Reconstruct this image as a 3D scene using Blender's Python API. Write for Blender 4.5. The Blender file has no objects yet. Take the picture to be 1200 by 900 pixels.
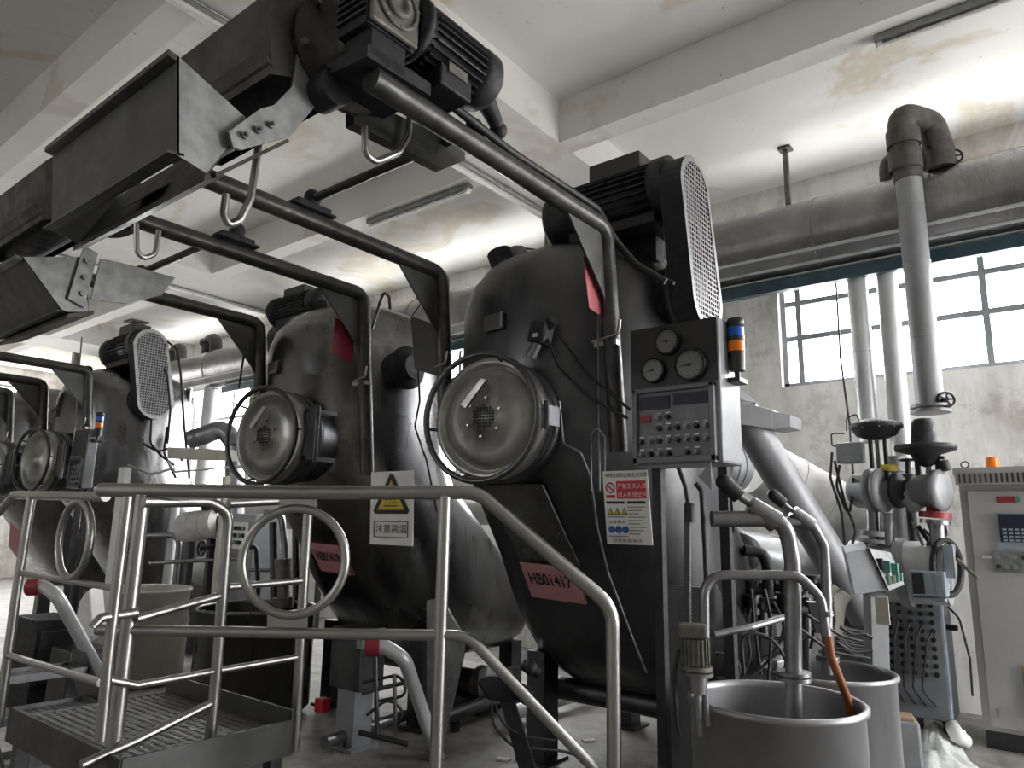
import bpy, bmesh, math, random
from mathutils import Vector, Matrix
random.seed(7)
SC = bpy.context.scene
COL = SC.collection
PI = math.pi
V = Vector

# ------------------------------------------------------------------ camera
FPX, YAW, PITCH, ROLL = 836.56, math.radians(128.3688), math.radians(11.1492), math.radians(1.0343)
CAM = V((0, 0, 1.5))
fw = V((math.cos(PITCH)*math.cos(YAW), math.cos(PITCH)*math.sin(YAW), math.sin(PITCH)))
r0 = fw.cross(V((0, 0, 1))).normalized(); u0 = r0.cross(fw)
rt = r0*math.cos(ROLL) + u0*math.sin(ROLL)
up = -r0*math.sin(ROLL) + u0*math.cos(ROLL)
cam_d = bpy.data.cameras.new('camera'); cam_d.sensor_width = 36; cam_d.lens = FPX/1200*36
cam_d.clip_start = 0.05; cam_d.clip_end = 200
cam = bpy.data.objects.new('camera', cam_d); COL.objects.link(cam)
m = Matrix.Identity(4)
for i in range(3):
    m[i][0], m[i][1], m[i][2], m[i][3] = rt[i], up[i], -fw[i], CAM[i]
cam.matrix_world = m
SC.camera = cam

# surveying helpers: where a sight line meets a known plane of the room
def ray(x, y): return rt*((x-600)/FPX) - up*((y-450)/FPX) + fw
def oX(x, y, v): r = ray(x, y); return CAM + r*((v-CAM.x)/r.x)
def oY(x, y, v): r = ray(x, y); return CAM + r*((v-CAM.y)/r.y)
def oZ(x, y, v): r = ray(x, y); return CAM + r*((v-CAM.z)/r.z)
FWH = V((fw.x, fw.y, 0)).normalized()
def oD(x, y, v):
    """on the upright plane square to the view, v metres away"""
    r = ray(x, y); return CAM + r*(v*1.02/r.dot(FWH))

# --------------------------------------------------------------- materials
def new_mat(name):
    mt = bpy.data.materials.new(name); mt.use_nodes = True
    nt = mt.node_tree; b = nt.nodes['Principled BSDF']
    return mt, nt, b
def tex_coord(nt, scale=(1, 1, 1)):
    g = nt.nodes.new('ShaderNodeNewGeometry'); mp = nt.nodes.new('ShaderNodeMapping')
    mp.inputs['Scale'].default_value = scale
    nt.links.new(g.outputs['Position'], mp.inputs['Vector']); return mp.outputs['Vector']
def noise(nt, vec, scale, detail=4, rough=.55, dist=0):
    n = nt.nodes.new('ShaderNodeTexNoise'); n.inputs['Scale'].default_value = scale
    n.inputs['Detail'].default_value = detail; n.inputs['Roughness'].default_value = rough
    n.inputs['Distortion'].default_value = dist
    nt.links.new(vec, n.inputs['Vector']); return n.outputs['Fac']
def ramp(nt, fac, stops):
    r = nt.nodes.new('ShaderNodeValToRGB'); e = r.color_ramp.elements
    while len(e) < len(stops): e.new(0.5)
    for k, (p, c) in enumerate(stops):
        e[k].position = p; e[k].color = (c[0], c[1], c[2], 1)
    nt.links.new(fac, r.inputs['Fac']); return r.outputs['Color']
def mixc(nt, fac, a, b, mode='MIX'):
    x = nt.nodes.new('ShaderNodeMix'); x.data_type = 'RGBA'; x.blend_type = mode
    if isinstance(fac, float): x.inputs[0].default_value = fac
    else: nt.links.new(fac, x.inputs[0])
    nt.links.new(a, x.inputs[6]); nt.links.new(b, x.inputs[7]); return x.outputs[2]
def bump(nt, b, h, strength=.3, dist=.01):
    n = nt.nodes.new('ShaderNodeBump'); n.inputs['Strength'].default_value = strength
    n.inputs['Distance'].default_value = dist
    nt.links.new(h, n.inputs['Height']); nt.links.new(n.outputs['Normal'], b.inputs['Normal'])

def worn(name, c1, c2, metallic=0., rough=(.4, .6), scale=6, stretch=(1, 1, 1), bstr=.1, det=5):
    """two-tone grimy surface with varying gloss"""
    mt, nt, b = new_mat(name); v = tex_coord(nt, stretch)
    f = noise(nt, v, scale, det, .6)
    nt.links.new(ramp(nt, f, [(.3, c1), (.72, c2)]), b.inputs['Base Color'])
    f2 = noise(nt, v, scale*2.3, 3)
    mr = nt.nodes.new('ShaderNodeMapRange'); mr.inputs['To Min'].default_value = rough[0]; mr.inputs['To Max'].default_value = rough[1]
    mr.inputs['From Min'].default_value = .3; mr.inputs['From Max'].default_value = .7
    nt.links.new(f2, mr.inputs['Value']); nt.links.new(mr.outputs['Result'], b.inputs['Roughness'])
    b.inputs['Metallic'].default_value = metallic
    if bstr: bump(nt, b, noise(nt, v, scale*5, 4), bstr, .004)
    return mt
def flat(name, c, rough=.5, metallic=0., emit=0):
    mt, nt, b = new_mat(name)
    v = tex_coord(nt); f = noise(nt, v, 14, 3)
    nt.links.new(ramp(nt, f, [(.2, tuple(x*.82 for x in c)), (.8, c)]), b.inputs['Base Color'])
    b.inputs['Roughness'].default_value = rough; b.inputs['Metallic'].default_value = metallic
    if emit:
        b.inputs['Emission Color'].default_value = (*c, 1); b.inputs['Emission Strength'].default_value = emit
    return mt

M = {}
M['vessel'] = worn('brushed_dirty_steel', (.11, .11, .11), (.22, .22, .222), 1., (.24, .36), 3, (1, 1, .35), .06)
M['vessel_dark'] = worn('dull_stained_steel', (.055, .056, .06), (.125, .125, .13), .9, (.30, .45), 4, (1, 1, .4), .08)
M['door'] = worn('satin_steel', (.26, .26, .25), (.42, .42, .40), .85, (.3, .45), 5)
M['rail'] = worn('polished_tube_steel', (.33, .325, .315), (.40, .395, .385), 1., (.32, .38), 2, (1, 1, 1), .0)
M['arm'] = worn('dirty_painted_tube', (.03, .03, .03), (.085, .083, .08), .5, (.3, .5), 11, (1, 1, 1), .15)
M['sheet'] = worn('grey_sheet_steel', (.06, .06, .06), (.095, .095, .093), .7, (.4, .55), 5, (1, 1, 1), .05)
M['galv'] = worn('galvanized_sheet', (.19, .195, .195), (.33, .335, .335), .7, (.4, .6), 16, (1, 1, 1), .06)
M['hood'] = worn('greasy_hood_steel', (.018, .017, .016), (.09, .086, .076), .6, (.38, .65), 4, (1, 1, 1), .12)
M['black'] = worn('black_machinery_paint', (.003, .003, .005), (.012, .012, .016), .0, (.5, .75), 12, (1, 1, 1), .2)
M['blackplastic'] = flat('black_plastic', (.02, .02, .022), .45)
M['rubber'] = flat('black_cable_rubber', (.012, .012, .013), .55)
M['greypaint'] = worn('grey_enamel', (.20, .21, .225), (.30, .31, .325), .0, (.38, .5), 5)
M['cabinet'] = worn('cabinet_steel', (.36, .36, .365), (.45, .45, .45), .1, (.35, .5), 3, (1, 1, .4), .04)
M['bluegrey'] = worn('bluegrey_enamel', (.24, .28, .33), (.32, .36, .41), .0, (.4, .5), 5)
M['pipe'] = worn('grey_painted_pipe', (.19, .195, .205), (.28, .285, .30), .1, (.35, .5), 5, (1, 1, .4), .05)
M['tub'] = worn('brushed_tub_steel', (.25, .25, .26), (.35, .35, .36), .7, (.4, .52), 4, (1, 1, .4), .05)
M['pipe_light'] = worn('pale_aluminium_cladding', (.40, .415, .42), (.56, .575, .575), .35, (.35, .5), 5, (1, 1, .4), .05)
M['pipe_steel'] = worn('stainless_pipe', (.17, .17, .18), (.27, .27, .28), .85, (.3, .45), 8)
M['whitecloth'] = worn('white_insulation_wrap', (.48, .48, .47), (.74, .73, .70), 0., (.6, .9), 7, (1, 1, 1), .6)
M['bluelens'] = flat('blue_lens', (.01, .10, .55), .3)
M['orangelens'] = flat('orange_lens', (.95, .22, .01), .3)
M['red'] = flat('red_plastic', (.5, .015, .03), .4)
M['redsheet'] = worn('faded_red_sheet', (.20, .012, .025), (.29, .02, .04), 0., (.45, .6), 6)
M['pinksheet'] = worn('faded_pink_sheet', (.36, .07, .09), (.44, .10, .12), 0., (.5, .7), 12)
M['pinktag'] = worn('pink_paper_label', (.42, .19, .20), (.52, .25, .26), 0., (.6, .8), 5)
M['white'] = flat('white_board', (.80, .80, .78), .5)
M['ink'] = flat('black_ink', (.012, .012, .012), .6)
M['faintink'] = flat('faded_red_ink', (.27, .12, .13), .7)
M['redink'] = flat('red_print', (.55, .02, .05), .5)
M['yellow'] = flat('yellow_print', (.62, .47, .03), .5)
M['blueink'] = flat('blue_print', (.03, .09, .3), .5)
M['brass'] = flat('brass', (.5, .33, .10), .35, .8)
M['cream'] = worn('pale_cream_plastic', (.50, .48, .42), (.60, .58, .52), 0., (.5, .7), 6)
M['rust'] = worn('orange_hose', (.20, .06, .025), (.34, .12, .05), 0., (.4, .6), 9)
M['maroon'] = worn('red_valve_paint', (.20, .015, .025), (.33, .03, .04), 0., (.4, .6), 9)
M['teal'] = flat('green_terminal_strip', (.10, .28, .24), .5)
M['dial'] = flat('dial_face', (.20, .205, .21), .4)
M['screen'] = flat('dark_blue_screen', (.010, .013, .03), .55)
M['panelpaint'] = worn('slate_enamel', (.10, .103, .115), (.15, .153, .17), .0, (.4, .5), 5)
M['display'] = flat('grey_lcd', (.27, .33, .33), .25)
M['insul'] = worn('dark_pipe_lagging', (.055, .052, .05), (.13, .12, .11), .3, (.5, .8), 9, (1, 1, 1), .9)
M['bluesteel'] = worn('dark_teal_channel', (.012, .035, .045), (.03, .075, .095), .3, (.3, .5), 5)
M['brick'] = worn('brown_concrete', (.30, .20, .13), (.42, .30, .20), 0., (.7, .9), 5)
M['metergear'] = worn('dirty_cast_iron', (.10, .095, .085), (.20, .185, .165), .5, (.5, .7), 14, (1, 1, 1), .4)

# water-stained plaster of the slab and beams
def plaster(name, base1, base2, stain, amount, streak=0):
    mt, nt, b = new_mat(name); v = tex_coord(nt)
    f = noise(nt, v, .9, 6, .6)
    base = ramp(nt, f, [(.3, base1), (.7, base2)])
    s = noise(nt, v, .55, 5, .62, .6)
    ring = ramp(nt, s, [(.56, (0, 0, 0)), (.60, (.8, .8, .8)), (.615, (1, 1, 1)), (.66, (.35, .35, .35)), (.8, (.5, .5, .5))])
    ml = nt.nodes.new('ShaderNodeMath'); ml.operation = 'MULTIPLY'; ml.inputs[1].default_value = amount
    nt.links.new(ring, ml.inputs[0])
    rgb = nt.nodes.new('ShaderNodeRGB'); rgb.outputs[0].default_value = (*stain, 1)
    c = mixc(nt, ml.outputs[0], base, rgb.outputs[0])
    sp = ramp(nt, noise(nt, v, 22, 3), [(.70, (1, 1, 1)), (.78, (.55, .52, .48))])
    c = mixc(nt, 1.0, c, sp, 'MULTIPLY')
    if streak:
        v3 = tex_coord(nt, (1, 1, .22)); st_ = ramp(nt, noise(nt, v3, 3.2, 7, .68), [(.36, (1-streak, 1-streak, 1-streak*1.1)), (.55, (1, 1, 1))])
        c = mixc(nt, 1.0, c, st_, 'MULTIPLY')
        sc2 = ramp(nt, noise(nt, v, 2.6, 8, .75), [(.40, (.80, .78, .76)), (.47, (1, 1, 1))]); c = mixc(nt, 1.0, c, sc2, 'MULTIPLY')
    nt.links.new(c, b.inputs['Base Color']); b.inputs['Roughness'].default_value = .85
    bump(nt, b, noise(nt, v, 5, 6), .25, .02)
    return mt
M['ceil'] = plaster('stained_white_plaster', (.74, .735, .71), (.84, .835, .81), (.58, .50, .36), .6)
M['beam'] = plaster('beam_plaster', (.63, .62, .60), (.74, .73, .705), (.46, .39, .29), .45)
M['wall'] = plaster('grimy_wall_plaster', (.84, .825, .80), (.90, .885, .865), (.50, .44, .38), .5, .26)

def floor_mat():
    mt, nt, b = new_mat('worn_concrete'); v = tex_coord(nt)
    c = ramp(nt, noise(nt, v, 1.1, 7, .65), [(.3, (.19, .185, .175)), (.7, (.35, .34, .32))])
    d = ramp(nt, noise(nt, v, 6, 5, .6), [(.35, (.6, .58, .55)), (.6, (1, 1, 1))])
    nt.links.new(mixc(nt, 1.0, c, d, 'MULTIPLY'), b.inputs['Base Color'])
    r = nt.nodes.new('ShaderNodeMapRange'); r.inputs['To Min'].default_value = .25; r.inputs['To Max'].default_value = .75
    nt.links.new(noise(nt, v, 1.7, 4), r.inputs['Value']); nt.links.new(r.outputs['Result'], b.inputs['Roughness'])
    bump(nt, b, noise(nt, v, 14, 5), .2, .01); return mt
M['floor'] = floor_mat()

def foil_mat():
    mt, nt, b = new_mat('crinkled_foil_cladding'); v = tex_coord(nt, (1, 1, 1))
    nt.links.new(ramp(nt, noise(nt, v, 3, 4), [(.3, (.17, .165, .165)), (.7, (.27, .265, .265))]), b.inputs['Base Color'])
    b.inputs['Metallic'].default_value = .95; b.inputs['Roughness'].default_value = .30
    v2 = tex_coord(nt, (9, 2.2, 2.2)); bump(nt, b, noise(nt, v2, 3.4, 5, .6), .55, .02); return mt
M['foil'] = foil_mat()

def mesh_mat(name, pitch, solid, hole, axis='YZ'):
    """perforated sheet: square holes seen as dark, drawn by position on the sheet"""
    mt, nt, b = new_mat(name); g = nt.nodes.new('ShaderNodeNewGeometry')
    s = nt.nodes.new('ShaderNodeSeparateXYZ'); nt.links.new(g.outputs['Position'], s.inputs[0])
    masks = []
    for a in axis:
        md = nt.nodes.new('ShaderNodeMath'); md.operation = 'PINGPONG'; md.inputs[1].default_value = pitch/2
        nt.links.new(s.outputs[a], md.inputs[0])
        gt = nt.nodes.new('ShaderNodeMath'); gt.operation = 'GREATER_THAN'; gt.inputs[1].default_value = pitch*.17
        nt.links.new(md.outputs[0], gt.inputs[0]); masks.append(gt.outputs[0])
    mu = nt.nodes.new('ShaderNodeMath'); mu.operation = 'MULTIPLY'
    nt.links.new(masks[0], mu.inputs[0]); nt.links.new(masks[1], mu.inputs[1])
    b.inputs['Base Color'].default_value = (*solid, 1); b.inputs['Roughness'].default_value = .5; b.inputs['Metallic'].default_value = .4
    tr = nt.nodes.new('ShaderNodeBsdfTransparent'); mx = nt.nodes.new('ShaderNodeMixShader')
    out = nt.nodes['Material Output']
    nt.links.new(mu.outputs[0], mx.inputs[0]); nt.links.new(b.outputs[0], mx.inputs[1]); nt.links.new(tr.outputs[0], mx.inputs[2])
    nt.links.new(mx.outputs[0], out.inputs['Surface'])
    return mt
M['guardmesh'] = mesh_mat('perforated_guard_sheet', .028, (.22, .22, .225), (0, 0, 0))
M['deckmesh'] = mesh_mat('perforated_deck_plate', .042, (.24, .24, .24), (0, 0, 0), 'XY')

def glass_mat(name, tint, rough=.05):
    mt, nt, b = new_mat(name)
    out = nt.nodes['Material Output']; nt.nodes.remove(b)
    t = nt.nodes.new('ShaderNodeBsdfTransparent'); t.inputs[0].default_value = (*tint, 1)
    g = nt.nodes.new('ShaderNodeBsdfGlossy'); g.inputs['Roughness'].default_value = rough
    mx = nt.nodes.new('ShaderNodeMixShader'); mx.inputs[0].default_value = .06
    nt.links.new(t.outputs[0], mx.inputs[1]); nt.links.new(g.outputs[0], mx.inputs[2]); nt.links.new(mx.outputs[0], out.inputs['Surface'])
    return mt
M['pane'] = glass_mat('window_glass', (.98, .98, .98), .0)
M['film'] = worn('clear_plastic_film', (.55, .57, .56), (.8, .82, .8), 0., (.15, .3), 9, (1, 3, 1), .8)

# --------------------------------------------------------------- mesh tools
WLOC = {}
class MB:
    def __init__(s): s.v = []; s.f = []; s.sm = []
    def add(s, vs, fs, smooth=False):
        n = len(s.v); s.v += [V(p) for p in vs]
        for f in fs: s.f.append([i+n for i in f]); s.sm.append(smooth)
        return s
    def box(s, c, d, rot=None):
        c = V(c); vs = []
        for x in (-.5, .5):
            for y in (-.5, .5):
                for z in (-.5, .5):
                    p = V((x*d[0], y*d[1], z*d[2]))
                    vs.append(c + (rot @ p if rot else p))
        return s.add(vs, [(0, 1, 3, 2), (4, 6, 7, 5), (0, 4, 5, 1), (2, 3, 7, 6), (0, 2, 6, 4), (1, 5, 7, 3)])
    def hexa(s, q, w):
        """four corners extruded by vector w"""
        q = [V(p) for p in q]; w = V(w); n = len(q)
        vs = q + [p+w for p in q]
        fs = [tuple(range(n))[::-1], tuple(range(n, 2*n))] + [(i, (i+1) % n, n+(i+1) % n, n+i) for i in range(n)]
        return s.add(vs, fs)
    def ring(s, c, ax, ref, r, seg):
        b = ax.cross(ref); return [c + (ref*math.cos(2*PI*k/seg) + b*math.sin(2*PI*k/seg))*r for k in range(seg)]
    def cyl(s, p0, p1, r0, r1=None, seg=20, cap=True):
        p0, p1 = V(p0), V(p1); r1 = r0 if r1 is None else r1
        ax = (p1-p0).normalized(); ref = ax.orthogonal().normalized()
        vs = s.ring(p0, ax, ref, r0, seg) + s.ring(p1, ax, ref, r1, seg)
        s.add(vs, [(i, (i+1) % seg, seg+(i+1) % seg, seg+i) for i in range(seg)], True)
        if cap: s.add(vs[:seg], [tuple(range(seg))[::-1]]); s.add(vs[seg:], [tuple(range(seg))])
        return s
    def lathe(s, o, ax, prof, seg=32, cap=True, smooth=True):
        """prof = [(radius, distance along axis)]"""
        o, ax = V(o), V(ax).normalized(); ref = ax.orthogonal().normalized(); vs = []
        for r, h in prof: vs += s.ring(o+ax*h, ax, ref, max(r, 1e-4), seg)
        fs = []
        for j in range(len(prof)-1):
            fs += [(j*seg+i, j*seg+(i+1) % seg, (j+1)*seg+(i+1) % seg, (j+1)*seg+i) for i in range(seg)]
        s.add(vs, fs, smooth)
        if cap:
            s.add(vs[:seg], [tuple(range(seg))[::-1]]); s.add(vs[-seg:], [tuple(range(seg))])
        return s
    def tube(s, pts, r, seg=12, fillet=0, closed=False, cap=True, rads=None):
        P = [V(p) for p in pts]
        if fillet and not closed:
            Q = [P[0]]
            for a, b, c in zip(P, P[1:], P[2:]):
                d0, d1 = (a-b), (c-b); l0, l1 = d0.length, d1.length
                if l0 < 1e-6 or l1 < 1e-6: continue
                d0 /= l0; d1 /= l1
                ang = d0.angle(d1, PI)
                if ang > PI-.05: Q.append(b); continue
                t = min(fillet/math.tan(ang/2), l0*.49, l1*.49)
                p0, p1 = b+d0*t, b+d1*t
                for k in range(7):
                    u = k/6; Q.append(p0*(1-u)**2 + b*2*u*(1-u) + p1*u*u)
            Q.append(P[-1]); P = Q
        n = len(P); rings = []; ref = None; vs = []
        for i in range(n):
            if closed: t = (P[(i+1) % n]-P[i-1])
            else: t = P[min(i+1, n-1)]-P[max(i-1, 0)]
            t = t.normalized()
            if ref is None: ref = t.orthogonal().normalized()
            else:
                ref = ref - t*ref.dot(t)
                ref = ref.normalized() if ref.length > 1e-6 else t.orthogonal().normalized()
            rr = rads[i] if rads else r
            k = 1.0
            if 0 < i < n-1 and not closed:
                a = (P[i]-P[i-1]).normalized().angle((P[i+1]-P[i]).normalized(), 0)
                k = 1/max(math.cos(a/2), .6) if a > .3 else 1
            vs += s.ring(P[i], t, ref, rr*(1 if k == 1 else (k+1)/2), seg)
        last = n if closed else n-1; fs = []
        for j in range(last):
            a, b = j*seg, ((j+1) % n)*seg
            fs += [(a+i, a+(i+1) % seg, b+(i+1) % seg, b+i) for i in range(seg)]
        s.add(vs, fs, True)
        if cap and not closed: s.add(vs[:seg], [tuple(range(seg))[::-1]]); s.add(vs[-seg:], [tuple(range(seg))])
        return s
    def torus(s, c, ax, R, r, seg=40, rs=10, sx=1.):
        ax = V(ax).normalized(); ref = ax.orthogonal().normalized(); b = ax.cross(ref)
        return s.tube([V(c)+(ref*math.cos(2*PI*k/seg)+b*math.sin(2*PI*k/seg))*R for k in range(seg)], r, rs, closed=True)
    def sphere(s, c, r, seg=16, sc=(1, 1, 1)):
        pr = [(math.sin(PI*k/8)*r, -math.cos(PI*k/8)*r) for k in range(9)]
        n0 = len(s.v); s.lathe((0, 0, 0), (0, 0, 1), pr, seg, False)
        for i in range(n0, len(s.v)): s.v[i] = V(c) + V([s.v[i][k]*sc[k] for k in range(3)])
        return s
    def build(s, name, mat, parent=None, bevel=0, loc=None, mats=None):
        if parent is not None: o0 = WLOC[parent.name]
        elif loc is not None: o0 = V(loc)
        else:
            lo = [min(p[i] for p in s.v) for i in range(3)]; hi = [max(p[i] for p in s.v) for i in range(3)]
            o0 = V(((lo[0]+hi[0])/2, (lo[1]+hi[1])/2, lo[2]))
        me = bpy.data.meshes.new(name); me.from_pydata([tuple(p-o0) for p in s.v], [], s.f); me.update()
        me.polygons.foreach_set('use_smooth', s.sm)
        bm = bmesh.new(); bm.from_mesh(me); bmesh.ops.recalc_face_normals(bm, faces=bm.faces); bm.to_mesh(me); bm.free()
        me.materials.append(M[mat] if isinstance(mat, str) else mat)
        o = bpy.data.objects.new(name, me); COL.objects.link(o)
        if parent is not None: o.parent = parent
        else: o.location = o0
        WLOC[o.name] = o0
        if bevel:
            md = o.modifiers.new('bevel', 'BEVEL'); md.width = bevel; md.segments = 2; md.limit_method = 'ANGLE'; md.angle_limit = .6
        return o
def thing(name, loc, label, cat, group=None):
    o = bpy.data.objects.new(name, None); COL.objects.link(o); o.location = loc; o.empty_display_size = .05
    WLOC[o.name] = V(loc); return tag(o, label, cat, group)
def tag(o, label, cat, group=None):
    o['label'] = label; o['category'] = cat
    if group: o['group'] = group
    return o
def struct(o): o['kind'] = 'structure'; return o
def text(s, name, origin, xdir, ydir, size, mat, parent, width=None, depth=.0015, bold=0.0):
    """flat raised lettering standing on a surface; origin = lower left corner"""
    cu = bpy.data.curves.new('lettering', 'FONT'); cu.body = s; cu.size = 1; cu.extrude = 0; cu.offset = bold
    t = bpy.data.objects.new('lettering_source', cu); COL.objects.link(t)
    bpy.context.view_layer.update()
    dg = bpy.context.evaluated_depsgraph_get(); me = bpy.data.meshes.new_from_object(t.evaluated_get(dg))
    bpy.data.objects.remove(t); bpy.data.curves.remove(cu)
    xs = [v.co.x for v in me.vertices]; ys = [v.co.y for v in me.vertices]
    if not xs: return None
    x0, x1, y0, y1 = min(xs), max(xs), min(ys), max(ys)
    sy = size/max(y1-y0, 1e-3); sx = (width/(x1-x0)) if width else sy
    xd, yd = V(xdir).normalized(), V(ydir).normalized(); n = xd.cross(yd).normalized()
    o0 = WLOC[parent.name]
    for v in me.vertices:
        v.co = V(origin) + xd*((v.co.x-x0)*sx) + yd*((v.co.y-y0)*sy) + n*depth - o0
    me.materials.clear(); me.materials.append(M[mat])
    o = bpy.data.objects.new(name, me); COL.objects.link(o); o.parent = parent; WLOC[o.name] = o0
    return o

# ------------------------------------------------------------------- room
WX0, WX1, WY0, WY1, H = -21.0, 5.0, -6.0, 7.5, 5.2
ZB = 4.79
struct(MB().box(((WX0+WX1)/2, (WY0+WY1)/2, -.1), (WX1-WX0+.6, WY1-WY0+.6, .2)).build('floor', 'floor'))
struct(MB().box(((WX0+WX1)/2, (WY0+WY1)/2, H+.1), (WX1-WX0+.6, WY1-WY0+.6, .2)).build('ceiling', 'ceil'))
def wall_with(name, plane, const, a0, a1, holes, thick=.25, sign=1):
    """wall in the plane X=const or Y=const with rectangular openings (a, b, z0, z1) left in it"""
    mb = MB()
    def slab(a, b, z0, z1):
        if b-a < 1e-3 or z1-z0 < 1e-3: return
        c = const + sign*thick/2
        if plane == 'Y': mb.box(((a+b)/2, c, (z0+z1)/2), (b-a, thick, z1-z0))
        else: mb.box((c, (a+b)/2, (z0+z1)/2), (thick, b-a, z1-z0))
    x = a0
    for (h0, h1, z0, z1) in sorted(holes):
        slab(x, h0, 0, H); slab(h0, h1, 0, z0); slab(h0, h1, z1, H); x = h1
    slab(x, a1, 0, H)
    return struct(mb.build(name, 'wall'))
back_w = [(-2.33, 3.6, 2.96, 4.45), (-9.6, -4.4, 2.2, 4.35), (-16.2, -11.6, 1.9, 4.35)]
wall_with('wall_back', 'Y', WY1, WX0, WX1, back_w)
left_w = [(3.2, 6.9, 2.6, 4.75)]
wall_with('wall_left', 'X', WX0, WY0, WY1, left_w, sign=-1)
right_light_w = [(4.7, 7.3, .05, 4.1)]  # unseen opening, added and sized to light the aisle and back wall
wall_with('wall_right', 'X', WX1, WY0, WY1, right_light_w, sign=1)
front_fill_w = [(-6.5, -5.0, 3.4, 4.3)]  # unseen window behind the camera, added for cool fill light
wall_with('wall_front', 'Y', WY0, WX0, WX1, front_fill_w, sign=-1)

# concrete beams (each one a beam of the room)
k = 1
for y in (-4.1, -1.15, 1.875, 4.825):
    struct(MB().box(((WX0+WX1)/2, y, (ZB+H)/2), (WX1-WX0, .21, H-ZB)).build('trim_%d' % k, 'beam')); k += 1
for x0, x1 in ((-4.3, -3.26), (-10.05, -9.0), (-15.8, -14.75), (1.5, 2.5)):
    struct(MB().box(((x0+x1)/2, (WY0+WY1)/2, (ZB-.004+H)/2), (x1-x0, WY1-WY0, H-ZB+.004)).build('trim_%d' % k, 'beam')); k += 1
# strip of beam over the window, flush with the wall
def window(n, plane, const, a0, a1, z0, z1, vbars, hbars, cell=.055):
    f = MB()
    def bar(a, b, za, zb, d=.05):
        if plane == 'Y': f.box(((a+b)/2, const+.12, (za+zb)/2), (b-a, d, zb-za))
        else: f.box((const-.12 if const < 0 else const+.12, (a+b)/2, (za+zb)/2), (d, b-a, zb-za))
    bar(a0, a1, z0, z0+.05, .07); bar(a0, a1, z1-.05, z1, .07); bar(a0, a0+.05, z0, z1, .07); bar(a1-.05, a1, z0, z1, .07)
    for b in vbars: bar(b-cell/2, b+cell/2, z0, z1, .06)
    for z in hbars: bar(a0, a1, z-cell/2, z+cell/2)
    o = struct(f.build('window_%d' % n, 'greypaint'))
    p = MB()
    if plane == 'Y': p.box(((a0+a1)/2, const+.12, (z0+z1)/2), (a1-a0-.06, .006, z1-z0-.06))
    else: p.box((const-.12 if const < 0 else const+.12, (a0+a1)/2, (z0+z1)/2), (.006, a1-a0-.06, z1-z0-.06))
    p.build('pane', 'pane', o)
window(1, 'Y', WY1, -2.33, 3.6, 2.96, 4.45, [-2.15, -.5, 1.2, 2.6], [3.87, 3.49])
window(2, 'Y', WY1, -9.6, -4.4, 2.2, 4.35, [-8.3, -7., -5.7], [2.9, 3.6])
window(3, 'Y', WY1, -16.2, -11.6, 1.9, 4.35, [-14.7, -13.1], [2.7, 3.5])
window(4, 'X', WX0, 3.2, 6.9, 2.6, 4.75, [5.0], [3.6])
window(5, 'X', WX1, 4.7, 7.3, .05, 4.1, [6.0], [2.3])  # frame for the unseen right opening added as a light source
window(6, 'Y', WY0-.25, -6.5, -5.0, 3.4, 4.3, [-5.8], [3.8])  # frame for the unseen fill window behind the camera

# --------------------------------------------------------- dyeing machines
def patch(name, px, mat, parent, Y, thick=.01, grow=None):
    q = [oY(x, y, Y) for x, y in px]
    return MB().hexa(q, (0, thick, 0)).build(name, mat, parent)

PROF = [  # z, front y, back y, half width
    (3.205, 3.74, 3.78, .02), (3.195, 3.50, 4.00, .26), (3.15, 3.30, 4.20, .46), (3.07, 3.15, 4.35, .60), (2.95, 3.06, 4.43, .69),
    (2.80, 3.02, 4.48, .73), (2.4, 3.02, 4.48, .735), (2.0, 3.03, 4.50, .735), (1.8, 3.11, 4.60, .735), (1.6, 3.28, 4.80, .735),
    (1.3, 3.52, 5.10, .73), (1.05, 3.68, 5.36, .73), (.85, 3.82, 5.50, .72), (.68, 3.97, 5.55, .70), (.56, 4.13, 5.48, .65),
    (.48, 4.25, 5.32, .56), (.43, 4.45, 5.10, .38), (.42, 4.7, 4.85, .05)]
def vessel(cx, parent, mat, dx=0, kx=1.0):
    seg = 56; vs = []; n = len(PROF)
    for z, yf, yb, rx in PROF:
        yc, ry = (yf+yb)/2, (yb-yf)/2; e = 2.0 if z > 1.8 else 2.0+min(1.0, (1.8-z)*1.2)
        for k in range(seg):
            a = 2*PI*k/seg; c, s = math.cos(a), math.sin(a)
            vs.append(V((cx+math.copysign(abs(c)**(2/e), c)*rx*kx, yc+math.copysign(abs(s)**(2/e), s)*ry, z)))
    fs = [(j*seg+i, j*seg+(i+1) % seg, (j+1)*seg+(i+1) % seg, (j+1)*seg+i) for j in range(n-1) for i in range(seg)]
    fs += [tuple(range(seg)), tuple(range((n-1)*seg, n*seg))]
    return MB().add(vs, fs, True).build('vessel', mat, parent)
def front_y(z):
    for (z1, a, _, _), (z0, b, _, _) in zip(PROF, PROF[1:]):
        if z0 <= z <= z1: return b + (a-b)*(z-z0)/(z1-z0)
    return 3.02
def obround(yc, z0, z1, r, tilt, n=16):
    """outline of a stadium standing in the YZ plane; tilt moves the top towards +Y"""
    pts = []
    for k in range(n+1): a = PI*k/n; pts.append((yc+tilt*(z1-z0)/2+math.cos(a)*r*.97, z1-r+math.sin(a)*r))
    for k in range(n+1): a = PI+PI*k/n; pts.append((yc-tilt*(z1-z0)/2+math.cos(a)*r*1.02, z0+r+math.sin(a)*r))
    return pts
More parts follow.
